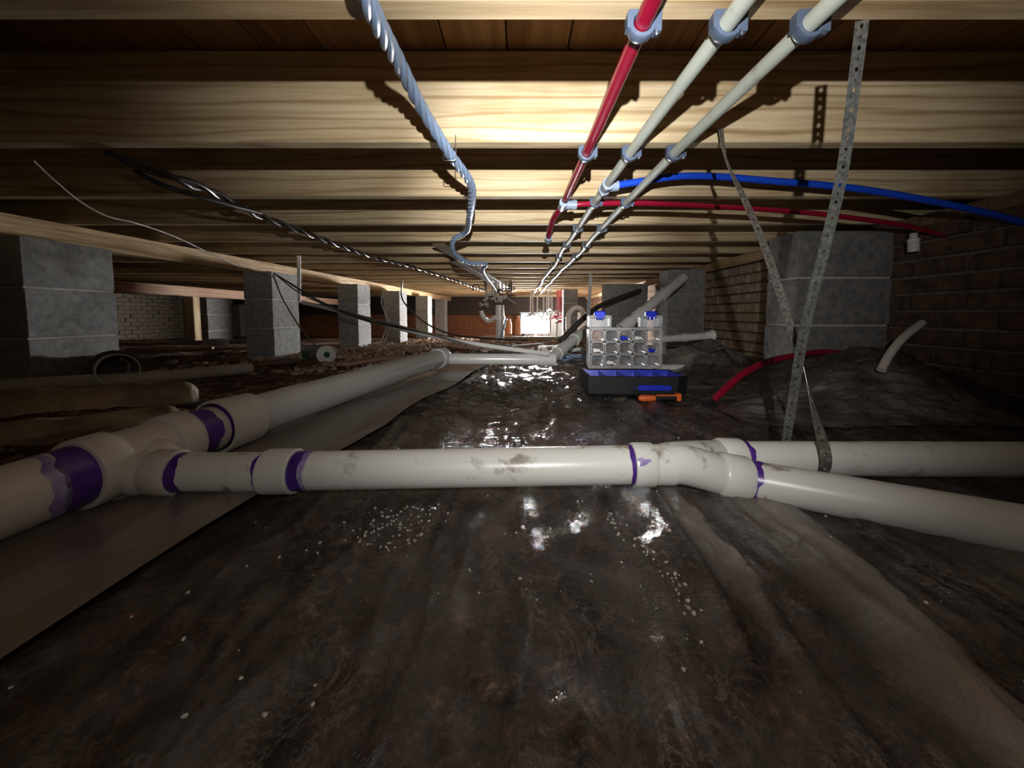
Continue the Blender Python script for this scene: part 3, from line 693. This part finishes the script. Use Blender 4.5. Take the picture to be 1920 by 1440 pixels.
# rear pipe centre line for the cradle
gp = at(1478, 860, Y=.678)
strap('straight galvanised perforated strap hanging from the nearest joist to the rear pipe', [at(1617, 38, Y=.545), at(1603, 150, Y=.565), at(1578, 330, Y=.60), at(1545, 470, Y=.63), at(1508, 620, Y=.66), at(1488, 740, Y=.695), at(1474, 826, Y=.72), at(1472, 862, Y=.722)], [(1, .1, 0)] * 8)
strap('twisted weathered perforated strap crossing behind and looping round the rear pipe', [at(1351, 240, Y=.905), at(1362, 300, Y=.895), at(1395, 372, Y=.87), at(1425, 440, Y=.83), at(1450, 510, Y=.78), at(1480, 605, Y=.73), at(1506, 690, Y=.715), at(1524, 760, Y=.69), at(1538, 812, Y=.660), at(1547, 845, Y=.638), at(1549, 872, Y=.634), at(1541, 892, Y=.645)],
      [(.9, .5, 0), (.7, .7, 0), (.95, .3, .1), (1, .2, 0), (1, .1, 0), (1, .2, 0), (.5, .9, 0), (.8, .6, 0), (1, .2, 0), (1, 0, 0), (1, 0, 0), (1, 0, 0)], mat='galv_old')
strap('bright metal strap hanging above the clear organiser', [at(1108, 514, Y=2.1), at(1106, 545, Y=2.1), at(1103, 590, Y=2.08), at(1101, 685, Y=2.05)], [(1, .2, 0)] * 4, mat='galv')
for px, p1, yy, lb in ((1046, 586, 5.2, 'thin dark strap hanging near the bright lamp, longer one'), (1031, 565, 6.0, 'thin dark strap hanging near the bright lamp, shorter one')):
    strap(lb, [at(px, 556, Y=yy), at(px, 590, Y=yy), at(px - 3, 638, Y=yy)], [(1, 0, 0)] * 3, mat='galv_old', pitch=.02)

# wooden strips across the joists
for a, b, lb in (((822, 458, 2.05), (958, 545, 5.2), 'grey wooden strip nailed diagonally under the joists, upper'), ((850, 488, 2.6), (940, 540, 4.9), 'short grey wooden strip beside the longer diagonal one')):
    p, q = at(a[0], a[1], z=JZ - .008), at(b[0], b[1], z=JZ - .008); d = (q - p).normalized()
    R = Matrix((V((d.y, -d.x, 0)), d, V((0, 0, 1)))).transposed()
    tag(MB().box((p + q) / 2, (.07, (q - p).length, .014), R, .002).build('wooden_strip', M['oldwood'], None, False), lb, 'wood strip')

# ================================================================== ORGANISER BOX AND TRAY
def organiser():
    y = 1.46; bl = at(1101, 690, Y=y); W = .278; Hh = .155; t = thing('parts_organiser', 'clear plastic small-parts organiser standing open on its edge behind the black tray', 'organiser', (bl.x + W / 2, y, bl.z))
    x0, z0 = bl.x, bl.z
    MB().box((x0 + W / 2, y + .020, z0 + Hh / 2), (W, .0025, Hh), bev=.0005).build('clear_panel', M['clear_case'], t, False)
    fr = MB()
    for xx in (x0 + .004, x0 + W - .004): fr.box((xx, y, z0 + Hh / 2), (.008, .042, Hh), bev=.0015)
    for zz in (z0 + .004, z0 + Hh - .004): fr.box((x0 + W / 2, y, zz), (W, .042, .008), bev=.0015)
    fr.build('rim', M['clear_frost'], t, False)
    cw = (W - .016) / 5; chh = (Hh - .014) / 3
    for r in range(3):
        for c in range(5):
            cx = x0 + .008 + cw * (c + .5); cz = z0 + .007 + chh * (r + .5)
            # each compartment: a small rounded cup
            rr = []; hw, hh, k = cw / 2 - .0035, chh / 2 - .003, .008
            def rr_(s, yy):
                out = []
                for (sx, sz, a0) in ((1, 1, 0), (-1, 1, 90), (-1, -1, 180), (1, -1, 270)):
                    for a in (0, 30, 60, 90):
                        an = math.radians(a0 + a); out.append(V((cx + sx * (hw * s - k) + k * math.cos(an), yy, cz + sz * (hh * s - k) + k * math.sin(an))))
                return out
            mb = MB(); mb.rings([rr_(1.0, y - .019), rr_(.98, y + .016)], True, (False, True)); mb.build('compartment', M['clear_case'], t)
            mb = MB(); mb.rings([rr_(1.1, y - .0205), rr_(1.10, y - .0175), rr_(.97, y - .0175), rr_(.97, y - .0205), rr_(1.1, y - .0205)], True, (False, False)); mb.build('compartment_rim', M['clear_frost'], t)
    for cx, w in ((x0 + .044, .085), (x0 + W - .042, .083)):
        fr = MB(); zz = z0 + Hh
        fr.box((cx - w / 2 + .004, y, zz + .022), (.008, .036, .044), bev=.002).box((cx + w / 2 - .004, y, zz + .022), (.008, .036, .044), bev=.002).box((cx, y, zz + .041), (w, .036, .008), bev=.002)
        fr.box((cx, y + .012, zz + .018), (w * .9, .003, .034), bev=.0005); fr.build('latch_frame', M['clear_frost'], t, False)
        l = MB().box((cx, y - .004, zz + .050), (.040, .030, .022), bev=.004).box((cx, y - .012, zz + .038), (.030, .014, .016), bev=.003).build('latch', M['blue_plastic'], t, False)
        for s in (-.008, .008): MB().tube([(cx + s, y - .02, zz + .028), (cx + s, y - .02, zz + .040)], .0018, 8).build('latch_pin', M['steel'], l)
    # a few small fittings seen through the cells
    for i in range(5):
        c, r = ((0, 1), (2, 2), (1, 0), (4, 1), (3, 2))[i]; cx = x0 + .008 + cw * (c + .5); cz = z0 + .010 + chh * r + .006
        mb = MB(); mb.lathe((cx - .012, y + .002, cz + .004), (cx + .014, y + .002, cz + .004), [(0, .004), (0, .008), (.012, .008), (.012, .006), (.025, .006), (.025, .003)], 14)
        o = mb.build('pipe_fitting', M['white_paint'] if i % 2 == 0 else M['blue_plastic']); tag(o, ('white ' if i % 2 == 0 else 'blue ') + 'pipe fitting in the clear organiser, ' + ['bottom', 'middle', 'top'][r] + ' row, ' + ['leftmost', 'second', 'middle', 'fourth', 'rightmost'][c] + ' cell', 'fitting', 'fittings inside the organiser')
organiser()
def tray():
    y = 1.40; l = at(1101, 741, Y=1.36); x0 = l.x; W = .345; z0 = max(.008, l.z)
    t = thing('organiser_tray', 'black tray with blue lining lying flat in front of the clear organiser', 'tray', (x0 + W / 2, y, z0))
    # tapered open tub, front wall slanting, right side stepped
    def loop(e, z, sk=0): return [V((x0 + .0 - e, 1.33 - e + sk, z)), V((x0 + W - .045 + e, 1.31 - e + sk, z)), V((x0 + W + e, 1.34, z)), V((x0 + W + e, 1.50 + e, z)), V((x0 - e, 1.52 + e, z))]
    mb = MB(); mb.rings([loop(-.012, z0), loop(0, z0 + .012), loop(.004, z0 + .072), loop(-.004, z0 + .074), loop(-.008, z0 + .03)], True, (True, True)); mb.build('tub', M['black_plastic'], t, False)
    mb = MB(); mb.rings([loop(-.010, z0 + .034), loop(-.006, z0 + .070), loop(-.010, z0 + .071), loop(-.016, z0 + .036)], True, (True, True)); mb.build('lining', M['blue_plastic'], t, False)
    mb = MB(); mb.box((x0 + .215, 1.3085, z0 + .036), (.125, .006, .018), Matrix.Rotation(-.05, 3, 'Z'), bev=.001); mb.build('stripe', M['blue_plastic'], t, False)
    mb = MB(); mb.box((x0 + .16, 1.311, z0 + .036), (.012, .008, .022), Matrix.Rotation(-.05, 3, 'Z'), bev=.001); mb.build('latch', M['black_plastic'], t, False)
    for k in range(1, 5): MB().box((x0 + W * k / 5, 1.43, z0 + .052), (.003, .16, .03)).build('divider', M['blue_plastic'], t, False)
tray()
k = at(1197, 742, Y=1.27); k2 = at(1276, 741, Y=1.27)
kn = thing('utility_knife', 'orange and black handled tool lying on the plastic in front of the tray', 'tool', ((k.x + k2.x) / 2, 1.27, k.z))
MB().tube([V((k.x, 1.27, .022)), V((k.x + .01, 1.27, .022)), V((k.x + .055, 1.27, .022))], [.007, .0115, .0105], 12).build('grip', M['orange'], kn)
MB().tube([V((k.x + .05, 1.27, .022)), V((k2.x - .015, 1.27, .024))], .010, 12).build('body', M['black_plastic'], kn)
MB().box((k2.x - .008, 1.27, .026), (.016, .024, .026), bev=.003).build('end_clamp', M['orange'], kn, False)
MB().box(((k.x + k2.x) / 2 + .02, 1.258, .034), (.07, .004, .004)).build('trim_line', M['orange'], kn, False)

# ================================================================== MID PIPES
def pv(label, segs, r, mat='pvc_grey', fits=(), cat='drain pipe', name='drain_pipe'):
    t = thing(name, label, cat, segs[0])
    for i, (a, b) in enumerate(zip(segs, segs[1:])):
        mb = MB(); seg(mb, a, b, r, 24); mb.build('pipe_section', M[mat], t)
    for p, q, k in fits:
        mb = MB(); mb.lathe(p, q, [(0, r), (0, r + k), ((V(q) - V(p)).length, r + k), ((V(q) - V(p)).length, r)], 24); mb.build('coupling', M[mat], t)
    return t
d0, d1 = at(1282, 520, Y=2.45), at(1172, 612, Y=2.25); u = (d1 - d0)
pv('sloping pale drain pipe with two couplings dropping from the joists behind the organiser', [d0, d1], R2, fits=[(d0 + u * .33, d0 + u * .42, .006), (d0 + u * .72, d0 + u * .82, .006), (d1 - u * .08, d1 + u * .06, .008)])
h_a, h_b = at(842, 673, Y=2.02), at(1030, 674, Y=2.05)
w_ = (at(1100, 618, Y=2.5) - h_b)
pv('grey drain pipe lying crosswise behind the long pipe and bending up right towards the organiser', [h_a, h_b, h_b + w_], R2 * 1.0, fits=[(h_b - V((.06, 0, 0)), h_b + V((.03, .01, 0)), .006), (h_b + w_ * .18, h_b + w_ * .30, .006), (h_b + w_ * .62, h_b + w_ * .72, .006)])
e0, e1 = at(1236, 636, Y=2.1), at(1322, 630, Y=2.15)
t = pv('level white pipe right of the organiser ending in a bright flared end', [e0, e1], .020, 'pvc', fits=[(e0 + (e1 - e0) * .5, e0 + (e1 - e0) * .6, .003)])
MB().lathe(e1, e1 + (e1 - e0).normalized(), [(-.005, .021), (.02, .024), (.045, .034), (.047, .030), (.02, .018)], 20).build('flared_end', M['white_paint'], t)
pv('short white pipe lying low on the crumpled plastic behind the black tray', [at(1200, 692, Y=1.85), at(1290, 691, Y=1.85)], .022, 'pvc')
pv('thin white pipe between the tray and the red hose end', [at(1280, 729, Y=1.62), at(1352, 727, Y=1.62)], .010, 'pvc', name='water_pipe', cat='water pipe')
pv('dull grey pipe with a band lying behind the plastic roll at the left edge', [at(-60, 728, Y=1.42), at(300, 707, Y=1.72), at(470, 690, Y=2.05)], .028, 'pvc_main', fits=[(at(282, 708, Y=1.70), at(305, 706, Y=1.725), .004)])
# pipe stub with open mouth by the first pier
sA, sB = at(222, 694, Y=1.62), at(205, 690, Y=1.86)
t = thing('pipe_stub', 'short open pale pipe end facing the camera beside the first left pier', 'pipe', (sA.x, sA.y, 0))
mb = MB(); L_ = (sB - sA).length; mb.lathe(sA, sB, [(0, .064), (0, .069), (L_, .069), (L_, .064), (0, .064)], 36); mb.build('tube', M['pvc_main'], t)
mb = MB(); mb.lathe(sA + (sB - sA) * .30, sB, [(0, .0695), (0, .085), (.07, .085), (.10, .0695)], 36); mb.build('rubber_sleeve', M['black_plastic'], t)
# white disc / can lying on rubble
a, b = at(611, 665, Y=2.45), at(582, 663, Y=2.62); d = (a - b).normalized()
t = thing('can', 'small green-banded can lying on its side, white round end with a knob facing right', 'can', (a.x, a.y, 0))
MB().lathe(b, a, [(0, .045), (0, .054), ((a - b).length * .45, .054)], 28, (True, False)).build('green_band', M['green'], t)
MB().lathe(b, a, [((a - b).length * .45, .053), ((a - b).length, .053)], 28, (False, True)).build('body', M['brown_cable'], t)
MB().lathe(a, a + d, [(0, .059), (.008, .059), (.010, .056)], 28, (True, True)).build('lid', M['white_paint'], t)
MB().lathe(a + d * .008, a + d, [(0, .018), (.012, .018)], 12, (False, True)).build('knob', M['green'], t)

# right side bits
hose = thing('water_pipe', 'red water pipe curving out of the crumpled plastic past the metal straps', 'water pipe', at(1335, 757, Y=1.30))
MB().tube(smooth_path([at(1333, 758, Y=1.26), at(1350, 738, Y=1.27), at(1392, 702, Y=1.30), at(1440, 678, Y=1.36), at(1490, 667, Y=1.44), at(1540, 660, Y=1.52), at(1610, 664, Y=1.60)], 8), .0115, 16).build('pipe', M['red_pex'], hose)
MB().tube([at(1329, 762, Y=1.25), at(1337, 753, Y=1.262)], .013, 16).build('end_cap', M['black_plastic'], hose)
bo = at(1332, 764, Y=1.22)
tag(MB().tube([at(1318, 763, Y=1.22), at(1348, 765, Y=1.22)], .012, 14).build('rubber_plug', M['black_plastic']), 'small black rubber plug on the plastic below the red pipe end', 'plug')
tag(MB().tube(smooth_path([at(1652, 694, Y=1.2), at(1668, 665, Y=1.22), at(1692, 635, Y=1.25), at(1728, 606, Y=1.3)], 6), .012, 16).build('pipe_stub', M['pvc_main']), 'short bent grey pipe standing out of the dark mound on the right', 'pipe')
wb = thing('wall_fitting', 'small white fitting high on the dark right wall', 'fitting', at(1713, 470, Y=1.5))
MB().lathe(at(1713, 472, Y=1.5), at(1713, 440, Y=1.5), [(0, .018), (.045, .018), (.055, .012), (.07, .012)], 18, (True, True)).build('body', M['pvc'], wb)
MB().lathe(at(1713, 452, Y=1.5), at(1713, 440, Y=1.5), [(0, .0185), (0, .020), (.006, .020), (.006, .0185)], 18).build('ring', M['pvc'], wb)

# clear bag taped on pier, wire rod loop
p0 = at(1272, 622, Y=3.07)
bg = grid_mesh('plastic_bag', np.linspace(0, .15, 24), np.linspace(0, .2, 30), lambda a, b: .012 + .02 * np.abs(fbm(a * 30, b * 20, 3, 3) - .5), M['sheet_loose'])
bg.rotation_euler = (math.pi / 2, 0, 0); bg.location = (p0.x, p0.y, p0.z); tag(bg, 'small crinkled clear plastic bag stuck to the block pier below the right beam', 'plastic bag')
MBc([at(1330, 662, Y=1.9), at(1327, 690, Y=1.85), at(1316, 708, Y=1.8), at(1326, 722, Y=1.75), at(1340, 729, Y=1.68), at(1356, 729, Y=1.62)], .004, 'wire_rod', 'bent pale wire standing on the crumpled plastic right of the organiser', 'white_paint', 'wire')

# crumpled loose plastic heaped against the right wall
def heap(label, cx, cy, sx, sy, h, seed):
    n = 90; xs = np.linspace(-1, 1, n); X_, Y_ = np.meshgrid(xs, xs)
    def hf(a, b):
        r = np.sqrt(a * a + b * b); f = np.abs(fbm(a * 2.2 + 3, b * 2.2, seed, 5, .6) - .5) * 2
        g = np.abs(fbm(a * 5 + 9, b * 3, seed + 5, 4, .6) - .5) * 2
        base = base_h(cx + a * sx, cy + b * sy)
        return base + .006 + np.clip(1 - r, 0, 1) ** .8 * h * (.55 + .9 * f - .5 * g) + .01
    o = grid_mesh('crumpled_plastic', xs, xs, hf, M['sheet_loose']); me = o.data
    co = np.empty(len(me.vertices) * 3, np.float32); me.vertices.foreach_get('co', co); co = co.reshape(-1, 3)
    ang = fbm(co[:, 0].astype(float) * 2, co[:, 1].astype(float) * 2, seed + 9, 3) * .3
    co[:, 0] = co[:, 0] * sx * (1 + ang * .4); co[:, 1] = co[:, 1] * sy * (1 - ang * .3); me.vertices.foreach_set('co', co.ravel()); me.update()
    o.location = (cx, cy, 0); tag(o, label, 'plastic sheet')
heap('heap of crumpled clear plastic against the brick wall right of the organiser', .98, 2.05, .34, .28, .10, 31)
heap('low glinting gathers of loose plastic behind the rear drain pipe by the straps', .98, 1.16, .34, .20, .045, 37)
# plastic-covered roll at the left
def roll(label, a, b, r0, r1, zsc, seed, mat='tan'):
    a, b = V(a), V(b); L = (b - a).length; d = (b - a).normalized(); s = V((d.y, -d.x, 0)).normalized(); n = 40; rings = []
    for i in range(46):
        t = i / 45; e = 1 if t < .93 else math.sqrt(max(0.02, 1 - ((t - .93) / .07) ** 2 * .85))
        ring = []
        for k in range(n):
            an = 2 * math.pi * k / n; nz = float(fbm(np.array(an * 1.2 + 5), np.array(t * 7.0 + seed), seed, 4)) - .5
            r = (r0 + (r1 - r0) * t) * e * (1 + nz * .35)
            ring.append(a + d * (t * L) + s * math.cos(an) * r + V((0, 0, 1)) * math.sin(an) * r * zsc)
        rings.append(ring)
    o = MB().rings(rings).build('plastic_roll', M[mat]); return tag(o, label, 'roll')
roll('brown dirt-dusted plastic roll lying behind the big drain pipe, rounded end right', at(-250, 800, Y=.98), at(372, 740, Y=1.38), .085, .062, .85, 3)
roll('lower taupe roll of plastic between the brown roll and the big drain pipe', at(-250, 860, Y=.80), at(335, 775, Y=1.12), .055, .035, .8, 11)

# rubble, planks, crumbs
def lumps(name, label, n, fx, smin, smax, mat, cat, seed, flatz=.6, hf=None):
    CAN = at(600, 667, Y=2.6)
    rnd = random.Random(seed); mb = MB()
    for _ in range(n):
        x, y = fx(rnd)
        if abs(x - CAN.x) < .14 and CAN.y - .45 < y < CAN.y + .25: continue
        s = rnd.uniform(smin, smax) * (.6 + .4 * rnd.random()); z = float((hf or rough_h)(np.array(x), np.array(y)))
        r = bmesh.ops.create_icosphere(mb.bm, subdivisions=1, radius=1)['verts']
        q = Matrix.Rotation(rnd.uniform(0, 6.28), 4, 'Z') @ Matrix.Rotation(rnd.uniform(-.4, .4), 4, 'X')
        mt = Matrix.Translation((x, y, z + s * flatz * .35)) @ q @ Matrix.Diagonal((s, s * rnd.uniform(.5, .9), s * flatz, 1))
        for v in r: v.co = mt @ (v.co * rnd.uniform(.75, 1.2))
    o = mb.build(name, M[mat], None, False, at_=(0, 0, 0)); return tag(o, label, cat, kind='stuff')
lumps('rubble', 'heap of broken masonry rubble and soil left of the long pipe', 900, lambda r: (r.gauss(-1.25, .45), r.uniform(2.0, 3.7)), .01, .035, 'rubble', 'rubble', 1)
lumps('rubble', 'scattered rubble on the far dirt below the bright lamp', 900, lambda r: (r.uniform(-1.6, 1.2), r.uniform(3.4, 7.0)), .015, .05, 'rubble', 'rubble', 2)
lumps('rubble', 'pale chips strewn beyond the far end of the long pipe', 160, lambda r: (r.gauss(-.2, .35), r.uniform(2.1, 2.9)), .01, .028, 'crumb', 'rubble', 3)
def cr(r):
    k = r.random()
    if k < .30: y = min(.56, abs(r.gauss(0, .07)) + .46); return (r.gauss(-.165, .02) + (.55 - y) * -.25 + r.gauss(0, .02), y)
    if k < .46: y = r.uniform(.32, .56); return (.150 + r.gauss(0, .006) + .02 * math.sin(y * 20), y)
    if k < .82: y = r.uniform(.70, 2.2); return (r.uniform(-.30, .42), y)
    return (r.uniform(-.42, .45), r.uniform(.26, .6))
lumps('crumbs', 'small white crumbs and droplets scattered over the clear plastic sheet', 420, cr, .0006, .0034, 'crumb', 'crumbs', 5, .7, sheet_h)
def plank(label, a, b, w, th, mat='pink_wood', z=None):
    a, b = V(a), V(b); d = (b - a).normalized(); up = V((0, 0, 1)); s = d.cross(up).normalized(); R = Matrix((s, d, s.cross(d))).transposed()
    tag(MB().box((a + b) / 2, (w, (b - a).length, th), R, .002).build('loose_board', M[mat], None, False), label, 'board')
def gz(px, py, dz=.02): p = at(px, py, z=.0); p.z = float(base_h(p.x, p.y)) + dz; return p
plank('weathered loose board lying level in front of the fourth pier', gz(690, 652), gz(790, 650), .07, .02)
plank('reddish board lying aslant beside the small white-ended can', gz(640, 690), gz(730, 676), .08, .02)
plank('long thin board on the dirt left of the second pier', gz(240, 660), gz(400, 655), .08, .02)
plank('pale stick pointing to the bright lamp behind the cross pipe', gz(960, 652), gz(1020, 640), .04, .02, 'mortar')
plank('dark plank lying between rubble and the far end of the long pipe', gz(470, 690), gz(552, 683), .12, .018, 'oldwood')
plank('low timber laid across the far dirt under the lamp', at(900, 636, Y=5.4), at(1110, 638, Y=5.4), .09, .09, 'oldwood')

# ================================================================== FAR END
lp = at(1004, 607, Y=7.4)
t = thing('far_lamp', 'blazing white work lamp on a low stand at the far end', 'lamp', (lp.x, lp.y, -.18))
MB().box((lp.x, lp.y + .05, lp.z), (.60, .06, .40), bev=.02).build('housing', M['black_plastic'], t, False)
MB().box((lp.x, lp.y + .012, lp.z), (.54, .012, .36), bev=.004).build('light_panel', M['lamp_glow'], t, False, label='glowing white light panel')
MB().box((lp.x, lp.y - .09, lp.z + .215), (.62, .34, .012), bev=.002).build('added_flap', M['black_plastic'], t, False)  # flap added to keep lamp light off the nearby ceiling
for s in (-1, 1): MB().tube([(lp.x, lp.y + .06, lp.z - .15), (lp.x + s * .25, lp.y + .15, -.18)], .012, 10).build('leg', M['steel'], t)
MB().tube([(lp.x, lp.y + .06, lp.z - .15), (lp.x, lp.y - .15, -.18)], .012, 10).build('leg', M['steel'], t)
bu = at(1030, 583, Y=8.2); t = thing('far_lamp', 'added bare fill bulb lighting the back wall behind the blazing work lamp', 'lamp', bu)  # bulb added to brighten the back wall and far clutter
MB().lathe(bu, bu + V((0, 0, 1)), [(-.05, .005), (-.04, .03), (0, .045), (.03, .03), (.05, .015)], 16, (True, True)).build('bulb', M['fill_bulb_glow'], t)
MB().tube([bu + V((0, 0, .045)), bu + V((0, 0, .12))], .02, 12).build('socket', M['black_plastic'], t)
MB().tube([bu + V((0, 0, .11)), V((bu.x, bu.y, .69))], .004, 8).build('cord', M['black_cable'], t)
tag(MB().box((.85, 8.85, .08), (1.5, .03, .55), bev=.004).build('added_bright_panel', M['white_paint'], None, False), 'large pale board added to catch bulb light on the back wall right of the blazing lamp', 'panel')  # pale board added as a bright backing for the bulb light
tp = thing('standpipe', 'pale green-white upright pipe left of the bright lamp', 'pipe', at(937, 642, Y=5.0))
MB().tube([at(937, 642, Y=5.0), at(937, 572, Y=5.0)], .055, 20).build('pipe_section', M['pvc_grey'], tp)
MB().tube([at(937, 600, Y=5.0), at(937, 592, Y=5.0)], .068, 20).build('collar', M['pvc'], tp)
def bottle(px, py0, py1, Y, r, lb, mat):
    a, b = at(px, py0, Y=Y), at(px, py1, Y=Y); L = (b - a).length
    tag(MB().lathe(a, b, [(0, r), (L * .7, r), (L * .85, r * .55), (L, r * .5)], 18, (True, True)).build('tank', M[mat]), lb, 'tank')
bottle(971, 628, 592, 6.4, .05, 'rusty brown cylinder beside the bright lamp', 'copper_brown')
bottle(955, 626, 598, 6.6, .04, 'second brown cylinder between the upright pipe and the rusty one', 'copper_brown')
# drooping ducts and cables near the hub
def tangle(label, px, py, Y, n, r, seed, spread, mat, cat='cable', hang=True):
    rnd = random.Random(seed); c0_ = at(px, py, Y=Y); t = thing('cable_tangle' if cat == 'cable' else 'hose_tangle', label, cat, c0_)
    for i in range(n):
        c = c0_ + V((rnd.uniform(-1, 1) * spread, rnd.uniform(-.2, .2), rnd.uniform(-.3, .6) * spread * .5)); pts = [c]
        for k in range(5): c = c + V((rnd.uniform(-1, 1), rnd.uniform(-.6, .6), rnd.uniform(-.6, .5))) * spread * .5; pts.append(c)
        if hang: pts.insert(0, V((pts[0].x, pts[0].y, JZ)))
        m = min(JZ - p.z for p in pts)
        if m < 0: pts = [V((p.x, p.y, min(p.z, JZ))) for p in pts]
        MB().tube(smooth_path(pts, 6), r, 8).build('strand', M[mat], t)
tangle('tangle of dark wires hanging under the joists above the upright pipe', 935, 550, 4.6, 9, .007, 2, .16, 'black_cable')
tangle('tangle of pale curled wires hanging under the joists above the upright pipe', 925, 562, 4.6, 7, .008, 3, .15, 'mortar')
tangle('tangle of thin white hoses curled beside the bright lamp', 1010, 588, 6.2, 7, .011, 4, .2, 'white_paint', 'hose')
tangle('tangle of thin red hoses curled right of the bright lamp', 1060, 592, 6.3, 6, .010, 5, .2, 'red_pex', 'hose')
du = thing('flexible_duct', 'white corrugated flexible hose drooping in a U before the red bricks', 'duct', at(925, 590, Y=4.8))
dp = smooth_path([at(902, 583, Y=4.8), at(907, 595, Y=4.8), at(917, 602, Y=4.8), at(930, 594, Y=4.8)], 14)
MB().tube(dp, [.022 + .006 * (i % 2) for i in range(len(dp))], 14).build('hose', M['white_paint'], du)
ar = smooth_path([at(1066, 625, Y=5.4), at(1066, 592, Y=5.4), at(1076, 578, Y=5.4), at(1090, 580, Y=5.4), at(1096, 600, Y=5.4)], 10)
tag(MB().tube(ar, .035, 14).build('flexible_duct', M['white_paint']), 'white arched duct standing left of the organiser', 'duct')
tag(MB().tube(smooth_path([at(1050, 640, Y=3.0), at(1098, 594, Y=3.2), at(1132, 570, Y=3.6), at(1200, 545, Y=4.0)], 6), .022, 12).build('drain_pipe', M['trim_dark']), 'dark slanting pipe rising right behind the organiser', 'drain pipe')
tg = grid_mesh('blue_tarp', np.linspace(0, 1.1, 60), np.linspace(0, .7, 40), lambda a, b: .10 * fbm(a * 6, b * 6, 5, 5), M['tarp']); q = at(1100, 634, Y=5.0)
tg.location = (q.x - .5, 5.6, -.16); tag(tg, 'crumpled pale blue tarp on the ground right of the bright lamp', 'tarp')
tg = grid_mesh('blue_tarp', np.linspace(0, .5, 40), np.linspace(0, .35, 30), lambda a, b: .05 * fbm(a * 12, b * 12, 5, 5), M['tarp'])
q = at(1045, 672, Y=2.4); tg.location = (q.x - .05, 2.35, .0); tag(tg, 'pale blue crumpled plastic just left of the clear organiser', 'tarp')
tag(MB().tube([at(1035, 655, Y=2.75), at(1100, 655, Y=2.75)], .014, 12).build('water_pipe', M['white_pex']), 'straight thin pale pipe on the ground left of the organiser', 'water pipe')
tag(MB().tube(smooth_path([at(916, 545, Y=5.65), at(930, 550, Y=5.65), at(945, 541, Y=5.65)], 5), .02, 12).build('flexible_duct', M['white_paint']), 'short white hose piece tucked under the joists above the lamp', 'duct')
tag(MB().tube(smooth_path([at(950, 596, Y=4.3), at(943, 620, Y=4.3), at(935, 642, Y=4.3)], 5), .012, 10).build('cord', M['cable']), 'blue-grey cord hanging beside the upright pale pipe', 'cord')
